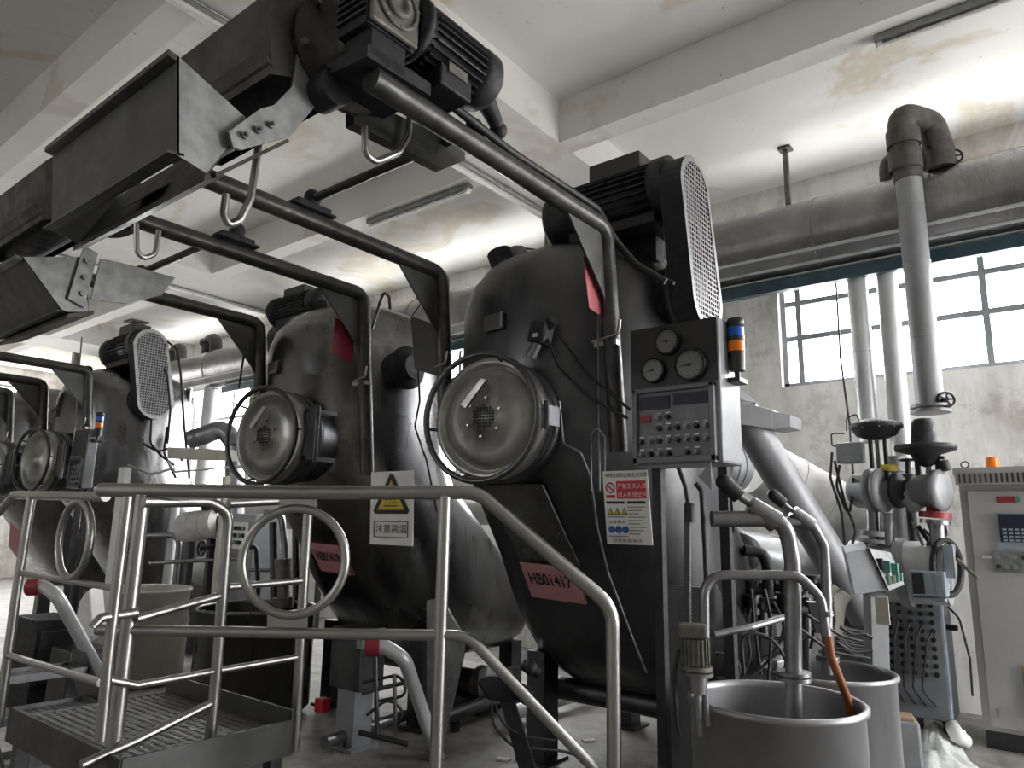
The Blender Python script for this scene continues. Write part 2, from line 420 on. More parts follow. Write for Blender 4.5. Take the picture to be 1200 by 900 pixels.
def belt_guard(xf, s, parent, yc=3.57, z0=2.56, z1=3.54, r=.20):
    """obround guard with a perforated face at x = xf facing s"""
    out = obround(yc, z0, z1, r, -.12); inn = obround(yc, z0+.035, z1-.035, r-.035, -.12)
    n = len(out); xb = xf - s*.13
    g = MB()
    vs = [V((xf, y, z)) for y, z in out] + [V((xb, y, z)) for y, z in out] + [V((xf, y, z)) for y, z in inn]
    fs = [(i, (i+1) % n, n+(i+1) % n, n+i) for i in range(n)] + [(i, (i+1) % n, 2*n+(i+1) % n, 2*n+i) for i in range(n)]
    g.add(vs, fs[n:]); body = g.build('belt_guard', 'galv', parent)
    side = MB().add(vs[:2*n], fs[:n]+[tuple(range(n, 2*n))]); side.build('guard_casing', 'black', body)
    MB().add([V((xf-s*.004, y, z)) for y, z in inn], [tuple(range(n))]).build('perforated_sheet', 'guardmesh', body)
    t, b = (yc-.05, z1-.24), (yc+.05, z0+.24)
    MB().cyl((xf-s*.09, *t), (xf-s*.05, *t), .13, seg=24).build('pulley', 'ink', body); MB().cyl((xf-s*.09, *b), (xf-s*.05, *b), .10, seg=24).build('pulley', 'ink', body)
    MB().hexa([(xf-s*.08, t[0]-.13, t[1]), (xf-s*.08, t[0]-.10, t[1]), (xf-s*.08, b[0]-.07, b[1]), (xf-s*.08, b[0]-.10, b[1])], (s*.03, 0, 0)).hexa(
        [(xf-s*.08, t[0]+.13, t[1]), (xf-s*.08, t[0]+.10, t[1]), (xf-s*.08, b[0]+.07, b[1]), (xf-s*.08, b[0]+.10, b[1])], (s*.03, 0, 0)).build('drive_belt', 'rubber', body)
    return body
def motor_x(x0, x1, y, z, r, parent, name='drive_motor', box=1):
    """finned motor lying along X, from its fan cowl x0 to its flange x1"""
    s = 1 if x1 > x0 else -1; L = abs(x1-x0)
    mb = MB().lathe((x0, y, z), (s, 0, 0), [(r*.3, 0), (r*.93, 0), (r, .02), (r, L*.22), (r*.93, L*.23), (r*.9, L*.9), (r*1.1, L*.9), (r*1.1, L)], 28)
    for k in range(28):
        a = 2*PI*k/28; c = V((0, math.cos(a), math.sin(a)))
        mb.box(V((x0+s*L*.56, y, z))+c*r*.94, (L*.62, .008, r*.2), Matrix.Rotation(a-PI/2, 3, 'X'))
    mo = mb.build(name, 'black', parent)
    if box: MB().box(((x0+x1)/2+s*L*.08, y, z+r*1.15), (L*.42, r*1.1, r*.6)).build('terminal_box', 'blackplastic', mo, bevel=.008)
    return mo
def manhole(c, parent, mesh_r=.33, detail=2, hinge=1, rot=0):
    """round loading door on its neck, opening towards the aisle (-Y)"""
    c = V(c); ax = V((0, -1, 0)); R = Matrix.Rotation(rot, 3, 'Z'); ax = R @ ax; r = mesh_r
    sx = R @ V((1, 0, 0))
    nk = MB().lathe(c-ax*.62, ax, [(r*.93, 0), (r*.93, .44)], 40, False).build('door_neck', 'vessel_dark', parent)
    MB().lathe(c-ax*.20, ax, [(r*.86, 0), (r*1.0, 0), (r*1.02, .01), (r*1.02, .05), (r*.97, .052), (r*.97, .075), (r*1.03, .078), (r*1.03, .12), (r*.9, .12)], 48, False).build('clamp_ring', 'vessel_dark', nk)
    d = MB().lathe(c-ax*.08, ax, [(.001, .125), (r*.22, .125), (r*.22, .118), (r*.60, .10), (r*.80, .082), (r*.84, .06), (r*.86, .058), (r*.88, .085), (r*.95, .095), (r*1.0, .085), (r*1.0, .0), (r*.9, 0)], 48, False).build('door', 'door', parent)
    if detail > 1:
        h = MB()
        for i in range(-3, 4):
            for j in range(-4, 5):
                p = (i*.019, j*.016)
                if p[0]**2+p[1]**2 < .066**2: h.cyl(c+ax*.044+sx*p[0]+V((0, 0, p[1])), c+ax*.050+sx*p[0]+V((0, 0, p[1])), .0068, seg=8)
        h.build('vent_holes', 'ink', d)
        for k in range(6):
            b = MB(); a = k*PI/3+.4; b.cyl(c+ax*.035+sx*math.cos(a)*.10+V((0, 0, math.sin(a)*.10)), c+ax*.052+sx*math.cos(a)*.10+V((0, 0, math.sin(a)*.10)), .007, seg=8)
            b.build('bolt', 'rail', d)
        MB().hexa([c+ax*.045+sx*(-.13)+V((0, 0, .07)), c+ax*.045+sx*(-.10)+V((0, 0, .05)), c+ax*.045+sx*(.02)+V((0, 0, .19)), c+ax*.045+sx*(-.01)+V((0, 0, .20))], ax*.02).build('door_bracket', 'door', d)
    # grab ring carried in front of the door by short stays
    hr = MB().torus(c+ax*.065-sx*.012, ax, r*1.035, .0165, 56, 10)
    for a in (.1, 1.3, 2.4, 3.3, 4.4, 5.4):
        p = sx*math.cos(a)+V((0, 0, math.sin(a))); hr.cyl(c+p*r*1.02+ax*.065-sx*.012, c+p*r*.95+ax*.0, .008, seg=8)
    hr.build('hand_ring', 'vessel_dark', parent)
    if not hinge:
        MB().box(c+sx*r*1.02-ax*.05, (.05, .12, .10)).cyl(c+sx*r*1.05-ax*.0-V((0, 0, .07)), c+sx*r*1.05-ax*.0+V((0, 0, .07)), .015).build('hinge', 'vessel_dark', parent); return
    q = c+sx*hinge*r*1.06
    hg = MB().box(q-ax*.06, (.05, .10, .28)).box(q-ax*.02+sx*hinge*.05, (.06, .03, .34), R).cyl(q+sx*hinge*.085-ax*.02-V((0, 0, .19)), q+sx*hinge*.085-ax*.02+V((0, 0, .19)), .016)
    hg.box(q-ax*.14+V((0, 0, .16)), (.09, .2, .03)).box(q-ax*.14-V((0, 0, .16)), (.09, .2, .03)).build('hinge', 'vessel_dark', parent)
def gauge(c, r, parent, ang):
    c = V(c)
    g = MB().lathe(c, (0, -1, 0), [(r, 0), (r, .02), (r*.98, .027), (r*.86, .028), (r*.84, .018)], 36).build('pressure_gauge', 'black', parent)
    MB().lathe(c+V((0, -.019, 0)), (0, -1, 0), [(r*.84, 0), (r*.84, .001)], 32).build('dial', 'dial', g)
    nd = MB(); d = V((math.cos(ang), 0, math.sin(ang))); p = d.cross(V((0, 1, 0)))
    nd.hexa([c+V((0, -.022, 0))+p*.003+d*(-r*.1), c+V((0, -.022, 0))-p*.003+d*(-r*.1), c+V((0, -.022, 0))+d*r*.72], (0, -.001, 0))
    nd.cyl(c+V((0, -.0205, 0)), c+V((0, -.025, 0)), r*.09, seg=12)
    for k in range(11):
        a = -PI*.2+k*PI*1.4/10; u = V((math.cos(a), 0, math.sin(a))); w = u.cross(V((0, 1, 0)))
        nd.hexa([c+V((0, -.0205, 0))+u*r*.66+w*.0012, c+V((0, -.0205, 0))+u*r*.66-w*.0012, c+V((0, -.0205, 0))+u*r*.78-w*.0012, c+V((0, -.0205, 0))+u*r*.78+w*.0012], (0, -.001, 0))
    nd.build('needle', 'ink', g)
def light_tower(x, y, z, label, r=.036):
    t = thing('signal_tower', (x, y, z), label, 'signal light', 'signal towers on the dyeing machines')
    MB().cyl((x, y, z), (x, y, z+.03), r*.35).cyl((x, y, z+.03), (x, y, z+.115), r*.92, r, 24).build('lamp_base', 'blackplastic', t)
    MB().cyl((x, y, z+.118), (x, y, z+.165), r, seg=24).build('orange_lens', 'orangelens', t)
    MB().cyl((x, y, z+.165), (x, y, z+.185), r*1.04, seg=24).build('separator_ring', 'blackplastic', t)
    MB().cyl((x, y, z+.185), (x, y, z+.228), r, seg=24).build('blue_lens', 'bluelens', t)
    MB().lathe((x, y, z+.228), (0, 0, 1), [(r, 0), (r*1.03, 0), (r*1.03, .03), (r*.9, .042), (.001, .045)], 24).build('lamp_cap', 'blackplastic', t)
    MB().box((x-.03, y+.02, z-.012), (.10, .10, .02)).build('bracket', 'blackplastic', t)
    return t
def control_panel(x0, x1, yf, z0, z1, label, detail=2):
    t = thing('control_station', ((x0+x1)/2, yf+.12, z0), label, 'control panel', 'control panels of the dyeing machines')
    w = x1-x0; zm = z0+(z1-z0)*.545
    dp = .115 if detail > 1 else .05
    MB().box(((x0+x1)/2, yf+dp, (z0+z1)/2), (w, dp*2, z1-z0)).build('enclosure', 'greypaint', t, bevel=.012)
    MB().box(((x0+x1)/2-.004, yf+.0, (zm+z1)/2), (w*.985, .012, z1-zm-.01)).build('gauge_board', 'blackplastic', t)
    fr = MB(); xc = (x0+x1)/2-.006; ww = w*.92
    fr.box((xc, yf-.012, z0+.02), (ww, .03, .03)).box((xc, yf-.012, zm-.012), (ww, .03, .022)).box((xc-ww/2+.012, yf-.012, (z0+zm)/2), (.024, .03, zm-z0)).box((xc+ww/2-.012, yf-.012, (z0+zm)/2), (.024, .03, zm-z0))
    fr.build('cover_frame', 'panelpaint', t, bevel=.004)
    MB().box((xc, yf-.002, (z0+zm)/2), (ww-.04, .012, zm-z0-.05)).build('button_plate', 'panelpaint', t)
    hh = (zm-z0)
    MB().box((xc-ww*.24, yf-.010, z0+hh*.80), (ww*.40, .008, hh*.17)).build('display', 'screen', t)
    MB().box((xc+ww*.22, yf-.010, z0+hh*.82), (ww*.42, .008, hh*.15)).build('display', 'screen', t)
    if detail > 1:
        gauge((x0+w*.45, yf-.006, zm+.205), .062, t, PI*.9); gauge((x0+w*.28, yf-.006, zm+.080), .060, t, PI*1.06); gauge((x0+w*.70, yf-.006, zm+.085), .075, t, PI*1.03)
        MB().box((x0+w*.17, yf-.010, z0+hh*.60), (.05, .01, .035)).build('indicator', 'maroon', t)
    rows = [(z0+hh*.60, (2, 3)), (z0+hh*.46, (2, 3, 4, 5, 6, 7)), (z0+hh*.30, range(8)), (z0+hh*.14, (0, 1, 2, 3, 5, 6))]
    for z, cs in rows:
        for c in cs:
            x = xc-ww*.40+c*ww*.112
            bt = MB().cyl((x, yf-.006, z), (x, yf-.020, z), .0125, seg=14).cyl((x, yf-.020, z), (x, yf-.032, z), .0085, seg=12)
            bt.build('push_button', 'dial' if (c+int(z*50)) % 2 else 'blackplastic', t)
            if detail > 1: MB().box((x, yf-.008, z+.021), (.022, .003, .006)).build('button_label', 'white' if (c % 3 == 0) else 'display', t)
    return t
def arm_frame(xa, xb, z, yend, label, group, rad=.046, ytop=3.0, zleg=1.9, zlegb=2.3, lean=.10, hang=True):
    """two square-bent tubular arms reaching over the aisle, each with gusset and clamp"""
    t = thing('reel_support_arms', ((xa+xb)/2, ytop, zlegb), label, 'support frame', group)
    for x, ye, zl in ((xa, yend, zleg), (xb, yend, zlegb)):
        a = MB().tube([(x, ye, z), (x, ytop, z), (x, ytop-.0+lean*(z-zl), zl)], rad, 18, .09)
        ar = a.build('arm_tube', 'arm', t)
        MB().hexa([(x+.006, ytop-.36, z-.03), (x+.006, ytop-.02, z-.02), (x+.006, ytop+.01, z-.42), (x+.006, ytop-.04, z-.35)], (-.012, 0, 0)).build('gusset_plate', 'sheet', ar)
        MB().tube([(x-.1, ytop+.04, z-.58), (x+.07, ytop+.0, z-.57), (x+.08, ytop+.0, z-.50)], .008, 8, .02).box((x-.02, ytop+.04, z-.60), (.13, .03, .025)).build('pipe_clamp', 'rail', ar)
    return t

def vessel_things(cx, cyl_s, cdoor, label, mat, hinge=1, drot=0, detail=2, kx=1., xx=0):
    t = thing('dyeing_machine', (cx, 4.2, 0), label, 'dyeing machine', 'dyeing vessels standing in the row')
    ve = vessel(cx, t, mat, kx=kx)
    manhole((cdoor[0], 2.80, cdoor[1]), t, .318, detail, hinge, drot)
    # small rectangular pad on the shoulder
    a = math.radians(-98); p = V((cx+math.cos(a)*.735, 3.75+math.sin(a)*.735, 2.63)); R = Matrix.Rotation(a+PI/2, 3, 'Z')
    MB().box(p, (.155, .05, .10), R).build('maker_plate', 'vessel', t, bevel=.012)
    # capped inspection nozzle on the dome
    c = V((cx-.32 if cyl_s > 0 else cx-.06, 3.38, 3.09)); n = V((-.28, -.25, 1)).normalized()
    MB().cyl(c-n*.05, c+n*.02, .105, seg=28).build('nozzle', mat, t)
    cp = MB().cyl(c+n*.02, c+n*.15, .075, .072, 24)
    for k in range(24):
        an = 2*PI*k/24; e = n.orthogonal().normalized(); f = n.cross(e); q = (e*math.cos(an)+f*math.sin(an))*.076
        cp.cyl(c+n*.03+q, c+n*.14+q, .006, seg=6)
    cp.build('cap', 'black', t)
    # legs and base
    for sx in (-1, 1):
        MB().box((cx+sx*.52, 4.1, .34), (.14, .16, .68)).box((cx+sx*.52, 4.1, .01), (.24, .26, .02)).build('leg', 'vessel_dark', t)
        MB().box((cx+sx*.50, 5.2, .25), (.14, .14, .5)).box((cx+sx*.50, 5.2, .01), (.24, .24, .02)).build('leg', 'vessel_dark', t)
    # side spigot with drum (reel bearing housing)
    xs = cx+cyl_s*.62
    MB().lathe((xs, 3.60, 2.78), (cyl_s, 0, 0), [(.17, 0), (.17, .13), (.20, .135), (.20, .165), (.14, .168), (.13, .17)], 32).build('bearing_housing', 'black', t)
    return t

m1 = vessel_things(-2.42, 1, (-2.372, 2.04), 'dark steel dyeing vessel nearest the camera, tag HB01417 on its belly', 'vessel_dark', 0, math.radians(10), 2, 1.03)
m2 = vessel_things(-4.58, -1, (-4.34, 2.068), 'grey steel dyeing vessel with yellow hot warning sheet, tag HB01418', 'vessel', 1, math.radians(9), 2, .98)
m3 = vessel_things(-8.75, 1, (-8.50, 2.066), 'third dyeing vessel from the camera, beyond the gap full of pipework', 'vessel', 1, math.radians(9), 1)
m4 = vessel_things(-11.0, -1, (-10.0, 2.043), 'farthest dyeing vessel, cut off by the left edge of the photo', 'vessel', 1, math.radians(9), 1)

MB().lathe((-4.58+.64, 3.55, 2.62), (1, 0, 0), [(.13, 0), (.13, .12), (.16, .125), (.16, .16), (.10, .165), (.09, .22)], 28).build('side_nozzle', 'black', m2)
# guards and drive motors on the vessel tops
for cx, s, t in ((-2.42, 1, m1), (-8.75, 1, m3)):
    belt_guard(cx+.92, s, t)
    mo = motor_x(cx-.02, cx+.79, 3.52, 3.38, .185, t)
    MB().box((cx+.45, 3.52, 3.19), (.56, .30, .06)).box((cx+.45, 3.60, 3.11), (.40, .10, .2)).build('motor_base', 'black', t)
belt_guard(-4.58-.88, -1, m2, 3.60, 2.62, 3.22, .15)
motor_x(-4.58-.05, -4.58-.72, 3.42, 3.26, .12, m2)
MB().box((-4.58-.38, 3.45, 3.12), (.5, .22, .10)).build('motor_base', 'black', m2)
belt_guard(-11.0-.88, -1, m4, 3.60, 2.62, 3.22, .15)

# arms
a1 = arm_frame(-1.77, -2.93, 3.0, 1.42, 'pair of tubular arms bent down in front of the nearest vessel', 'tubular arms carrying the reels', zleg=1.86, zlegb=2.0, ytop=2.98)
a2 = arm_frame(-3.65, -4.87, 3.0, 1.42, 'pair of tubular arms of the vessel with the yellow warning sheet', 'tubular arms carrying the reels', zleg=1.80, zlegb=2.0, ytop=2.98)
a3 = arm_frame(-8.0, -9.2, 3.0, 1.42, 'pair of tubular arms in front of the third vessel', 'tubular arms carrying the reels', zleg=2.0, zlegb=2.0, ytop=2.98)
a4 = arm_frame(-10.25, -11.45, 3.0, 1.42, 'pair of tubular arms at the far left vessel', 'tubular arms carrying the reels', zleg=2.0, zlegb=2.0, ytop=2.98)

# reels over the aisle: hood, flange, gearbox, motor, chute
def reel(xr, xl, label, near, mirror_motor, lc, chute_tilt=0):
    """xr right end (towards +X), xl left end"""
    t = thing('unloading_reel', ((xr+xl)/2, 1.5, 2.9), label, 'reel drive', 'unloading reels above the aisle')
    sec = [(1.18, 2.98), (1.16, 3.30), (1.26, 3.42), (1.50, 3.44), (1.58, 3.32), (1.58, 3.14)]
    h = MB(); vs = [V((xr-.14, y, z)) for y, z in sec] + [V((xl, y, z)) for y, z in sec]; n = len(sec)
    h.add(vs, [(i, i+1, n+i+1, n+i) for i in range(n-1)] + [tuple(range(n)), tuple(range(n, 2*n))])
    hd = h.build('hood', 'hood', t)
    MB().hexa([(xr-.14, 1.17, 3.02), (xr-.14, 1.145, 3.06), (xl, 1.145, 3.06), (xl, 1.17, 3.02)], (0, .03, -.03)).build('hood_lip', 'hood', hd)
    MB().cyl((xr-.12, 1.39, 3.20), (xl, 1.39, 3.20), .15, seg=12).build('reel_drum', 'black', t)
    MB().lathe((xr-.14, 1.46, 3.20), (1, 0, 0), [(.02, .02), (.19, .02), (.20, 0), (.215, 0), (.215, .03), (.10, .035), (.09, .12)], 36).build('end_flange', 'hood', t)
    for k in range(6):
        a = k*PI/3+.3; MB().cyl((xr-.11, 1.46+math.cos(a)*.195, 3.20+math.sin(a)*.195), (xr-.09, 1.46+math.cos(a)*.195, 3.20+math.sin(a)*.195), .014, seg=6).build('bolt', 'metergear', t)
    if mirror_motor:
        gx = xr+.16; gy, gz = 1.45, 3.27
        g = MB().box((gx-.09, gy, gz), (.16, .22, .24)).box((gx-.09, gy, gz-.17), (.14, .16, .12)).cyl((gx-.17, gy, gz-.01), (gx-.30, gy, 3.15), .07)
        for k in range(6): g.box((gx-.09, gy-.115, gz-.08+k*.028), (.15, .02, .012))
        gb = g.build('gearbox', 'black', t, bevel=.012)
        MB().box((gx+.004, gy, gz), (.022, .215, .235)).build('flange_plate', 'metergear', gb, bevel=.012)
        MB().lathe((gx+.014, gy, gz), (1, 0, 0), [(.094, 0), (.094, .012), (.080, .012), (.078, .004)], 32).build('flange_rim', 'metergear', gb)
        MB().lathe((gx+.014, gy, gz), (1, 0, 0), [(.055, 0), (.055, .018), (.028, .02), (.026, .008), (.001, .008)], 28).build('hub', 'metergear', gb)
        for k in range(8):
            a = k*PI/4+.2; MB().cyl((gx+.014, gy+math.cos(a)*.088, gz+math.sin(a)*.088), (gx+.028, gy+math.cos(a)*.088, gz+math.sin(a)*.088), .008, seg=6).build('bolt', 'pipe_steel', gb)
        my0, my1, r = gy+.12, gy+.56, .115; mz, mx = gz+.02, gx-.07
        mo = MB().lathe((mx, my0, mz), (0, 1, 0), [(.05, 0), (.125, .0), (.128, .03), (.10, .045), (r*.9, .06), (r*.9, .33), (r*1.04, .335), (r*1.08, .36), (r*1.08, .42), (r*.9, .445), (.02, .45)], 32)
        for k in range(26):
            a = 2*PI*k/26; c = V((math.cos(a), 0, math.sin(a)))
            mo.box(V((mx, my0+.195, mz))+c*r*.96, (.024, .27, .006), Matrix.Rotation(-a, 3, 'Y'))
        mm = mo.build('motor', 'black', t)
        MB().box((mx+.02, my0+.19, mz-.155), (.13, .17, .09)).build('terminal_box', 'black', mm, bevel=.008)
        MB().box((mx+.087, my0+.19, mz-.115), (.01, .10, .04)).build('rating_plate', 'metergear', mm)
        MB().cyl((mx, my0+.44, mz-.05), (mx-.05, my0+.60, mz-.10), .045, .03, 12).sphere((mx-.05, my0+.60, mz-.11), .04, 12).build('cable_gland', 'black', mm)
        MB().hexa([(gx-.28, 1.34, 3.03), (gx-.02, 1.36, 3.03), (gx-.02, 1.66, 3.04), (gx-.28, 1.66, 3.04)], (0, 0, .05)).cyl((gx-.30, 1.38, 3.00), (gx-.20, 1.38, 3.00), .065).build('mounting_bracket', 'black', t)
    return t
r1 = reel(-1.86, -3.02, 'reel with gearbox and finned motor above the aisle, nearest of them', True, True, None)
r2 = reel(-3.86, -5.1, 'reel hood farther along the aisle, partly hidden behind the nearest chute', False, False, None)
r3 = reel(-8.1, -9.3, 'reel in front of the third vessel, above the aisle', False, False, None)

def chute(xr, xl, q, label, side_brackets, foot):
    """trough: q = YZ points: top lip, lower front corner, bottom, back end"""
    t = thing('hanging_fabric_chute', ((xr+xl)/2, 1.05, 2.5), label, 'chute', 'fabric chutes hung from the reels')
    (ty, tz), (by, bz), (fy, fz), (ry, rz) = q; th = .006
    MB().hexa([(xr, ty, tz), (xl, ty, tz), (xl, by, bz), (xr, by, bz)], (0, th, 0)).build('front_sheet', 'sheet', t)
    MB().hexa([(xr, ty, tz), (xl, ty, tz), (xl, ty-.028, tz+.005), (xr, ty-.028, tz+.005)], (0, 0, -.02)).build('top_lip', 'sheet', t)
    MB().hexa([(xr, by-.03, bz-.004), (xl, by-.03, bz-.004), (xl, by+.02, bz+.004), (xr, by+.02, bz+.004)], (0, 0, .008)).build('bottom_lip', 'sheet', t)
    for x in (xr, xl+.004):
        MB().hexa([(x, ty, tz), (x, by, bz), (x, fy, fz), (x, ry, rz)], (-.004, 0, 0)).build('end_plate', 'galv', t)
    MB().hexa([(xr, fy, fz), (xl, fy, fz), (xl, ry, rz), (xr, ry, rz)], (0, .004, -.004)).build('bottom_sheet', 'sheet', t)
    b = foot
    MB().hexa([(xr+.02, b[0][0], b[0][1]), (xl-.0, b[0][0], b[0][1]), (xl-.0, b[1][0], b[1][1]), (xr+.02, b[1][0], b[1][1])], (0, .0, -.022)).build('guide_board', 'hood', t)
    return t
c1 = chute(-2.02, -2.98, [(.88, 2.885), (.915, 2.57), (1.01, 2.55), (1.13, 2.79)], 'nearest grey sheet steel chute with wide flat front', 1, [(.995, 2.535), (1.055, 2.575)])
MB().hexa([(-2.035, 1.02, 2.545), (-1.985, 1.02, 2.545), (-1.985, 1.26, 2.775), (-2.035, 1.26, 2.775)], (0, .004, -.012)).build('edge_flange', 'hood', c1)
br = MB()
x = -2.0
br.hexa([(x, 1.07, 2.655), (x, 1.05, 2.70), (x, 1.15, 2.83), (x, 1.20, 2.87), (x, 1.26, 2.97), (x, 1.27, 3.12), (x, 1.37, 3.10), (x, 1.36, 2.95), (x, 1.27, 2.79), (x, 1.10, 2.66)], (.012, 0, 0))
bk = br.build('bracket_arm', 'galv', c1)
for yy, zz in ((1.10, 2.71), (1.145, 2.75), (1.19, 2.79)):
    MB().cyl((x+.012, yy, zz), (x+.024, yy, zz), .014, seg=6).cyl((x+.024, yy, zz), (x+.04, yy, zz), .007, seg=8).build('bolt', 'pipe_steel', bk)
b2 = MB().hexa([(-2.55, .98, 2.56), (-2.35, .98, 2.56), (-2.35, 1.10, 2.68), (-2.55, 1.10, 2.68)], (0, 0, .006)); b2.build('underside_bracket', 'galv', c1)
c2 = chute(-4.0, -5.0, [(1.12, 2.76), (1.33, 2.53), (1.45, 2.56), (1.40, 2.85)], 'second grey chute, tilted, below the reel hood at the left edge', 1, [(1.35, 2.52), (1.47, 2.57)])
br = MB().hexa([(-3.99, 1.34, 2.60), (-3.99, 1.38, 2.90), (-3.99, 1.45, 2.88), (-3.99, 1.42, 2.57)], (.012, 0, 0)); bk = br.build('bracket_arm', 'galv', c2)
for zz in (2.64, 2.73, 2.82): MB().cyl((-3.978, 1.40, zz), (-3.96, 1.40, zz), .014, seg=6).build('bolt', 'pipe_steel', bk)
MB().hexa([(-3.97, 1.44, 2.62), (-3.97, 1.46, 2.85), (-3.97, 1.60, 2.86), (-3.97, 1.86, 2.86), (-3.97, 1.80, 2.74), (-3.97, 1.62, 2.64)], (.012, 0, 0)).build('side_wing', 'galv', c2)
# cross board hanging under the right end of the nearest reel
cb = MB().hexa([oX(415, 112, -2.0), oX(415, 145, -2.0), oX(520, 198, -2.0), oX(545, 188, -2.0), oX(545, 170, -2.0)], (-.05, 0, 0)).build('deflector_board', 'sheet', r1)

# J-shaped hooks under the arms
def hook(pts, r, label):
    return tag(MB().tube(pts, r, 10, .05).build('hanging_hook', 'rail'), label, 'hook', 'bent rod hooks under the arms')
hook([oX(x_, y_, -2.40) for x_, y_ in ((303, 170), (294, 232), (281, 258), (268, 264), (262, 252), (265, 228))], .015, 'bent rod hook below the arm just left of the long cross shaft')
hook([oX(427, 148, -1.96), oX(428, 180, -1.96), oX(440, 190, -1.96), oX(468, 178, -1.96), oX(479, 158, -1.96), oX(480, 132, -1.96)], .013, 'bent rod hook just below the motor at the top')
hook([oX(160, 262, -3.5), oX(160, 295, -3.5), oX(168, 303, -3.5), oX(182, 298, -3.5), oX(186, 270, -3.5)], .013, 'bent rod hook between the two chutes')
# long cross shaft with bearings
def shaft(p0, p1, label):
    t = thing('cross_shaft', V(p0), label, 'shaft', 'shafts between the arms')
    MB().cyl(p0, p1, .022).build('shaft', 'arm', t)
    for p in (V(p0), V(p1)):
        b = MB().sphere(p+V((0, 0, 0)), .05, 14, (.7, 1, 1)).box(p+V((0, 0, -.045)), (.05, .20, .03)).box(p+V((0, 0, -.06)), (.06, .26, .012))
        b.build('pillow_block', 'black', t)
    return t
shaft((-2.93, 2.03, 3.12), (-1.83, 2.03, 3.12), 'black shaft crossing between the nearest pair of arms')
shaft((-3.63, 2.03, 3.12), (-4.80, 2.03, 3.12), 'black shaft on the second pair of arms')

# ------------------------------------------------- platform and railings
RC = .0  # front right corner of the platform
PX, PXL, PY0, PY1, PZ = -2.95, -4.12, 1.395, 2.15, .55
XM, WX = (PX+PXL)/2, PX-PXL
pf = thing('work_platform', (XM, 1.75, 0), 'raised platform of perforated plate in a steel frame, lower left', 'platform')
MB().box((XM, (PY0+PY1)/2, PZ), (WX-.02, PY1-PY0-.02, .006)).build('perforated_plate', 'deckmesh', pf)
MB().box((XM, PY0, PZ-.02), (WX, .012, .15)).build('front_kerb', 'sheet', pf)
MB().box((PX, (PY0+PY1)/2, PZ-.02), (.012, PY1-PY0, .15)).build('side_kerb', 'sheet', pf)
MB().box((XM, PY1, PZ+.0), (WX, .012, .19)).build('back_kerb', 'sheet', pf)
MB().box((PXL, (PY0+PY1)/2, PZ-.05), (.012, PY1-PY0, .09)).build('side_kerb', 'sheet', pf)
for k in range(3): MB().box((-3.2-k*.25, (PY0+PY1)/2, PZ-.03), (.04, PY1-PY0-.02, .045)).build('bearer', 'vessel_dark', pf)
for x in (PX-.06, PXL+.06):
    for y in (PY0+.05, PY1-.05): MB().box((x, y, PZ/2-.05), (.06, .06, PZ-.10)).box((x, y, .005), (.12, .12, .01)).build('leg', 'vessel_dark', pf)
# steps beyond the platform
st = thing('steel_steps', (-5.0, 1.9, 0), 'short flight of perforated steel steps at the left edge', 'steps')
for k in range(3):
    z = .17+k*.175; x = -4.80-k*.27
    MB().box((x, 1.88, z), (.24, .56, .004)).build('tread', 'deckmesh', st)
    MB().box((x, 1.595, z), (.26, .02, .045)).box((x, 2.165, z), (.26, .02, .045)).box((x+.125, 1.88, z), (.012, .56, .045)).box((x-.125, 1.88, z), (.012, .56, .045)).build('tread_frame', 'pipe_steel', st)
for y in (1.575, 2.18): MB().hexa([(-4.66, y, .0), (-4.66, y, .20), (-5.30, y, .62), (-5.50, y, .62), (-5.50, y, .5), (-4.90, y, .0)], (0, .012, 0)).build('stringer', 'vessel_dark', st)

D = 3.0
TR = .0295
rl = thing('stair_railing', (oD(318, 577, D).x, oD(318, 577, D).y, 0), 'polished steel tube railing crossing the front, sloping down on the right', 'railing')
pt = lambda x, y: oD(x, y, D)
def foot_of(x, y): p = pt(x, y); return V((p.x, p.y, 0))
MB().tube([pt(118, 574), pt(350, 577), pt(560, 577), pt(718, 712), foot_of(718, 712)], TR, 20, .16).build('top_rail', 'rail', rl)
MB().sphere(pt(119, 574), TR*.99).build('rail_cap', 'rail', rl)
MB().tube([pt(262, 698)+V((0, 0, 0)), oZ(250, 700, pt(112, 735).z)*0+pt(112, 727), pt(112, 738), pt(350, 742), pt(545, 745), pt(722, 928)], TR*.72, 16, .13).build('lower_rail', 'rail', rl) if False else None
MB().tube([pt(113, 738), pt(350, 742), pt(548, 745), pt(722, 928)], TR*.74, 16, .16).build('lower_rail', 'rail', rl)
MB().tube([pt(168, 580), foot_of(168, 580)], TR*.98, 20).build('post', 'rail', rl)
MB().tube([pt(522, 580), foot_of(522, 580)], TR*.90, 20).build('post', 'rail', rl)
for q in ((168, 580), (522, 580), (718, 712)): p = foot_of(*q); MB().cyl((p.x, p.y, .0), (p.x, p.y, .012), .06).build('base_flange', 'rail', rl)
# round guard ring between the rails
R0 = pt(344.5, 657.5); axr = -fw.copy(); axr.z = 0
hr = MB().torus(R0, FWH, (pt(344.5, 594)-pt(344.5, 722)).length/2-.006, .0185, 64, 12).build('round_guard', 'rail', rl)
MB().hexa([pt(327, 580), pt(371, 580), pt(371, 597), pt(350, 594.5), pt(327, 596)], FWH*.008).build('mounting_plate', 'rail', hr)
MB().hexa([pt(313, 738), pt(360, 738), pt(360, 722), pt(345, 724), pt(313, 720)], FWH*.008).build('mounting_plate', 'rail', hr)

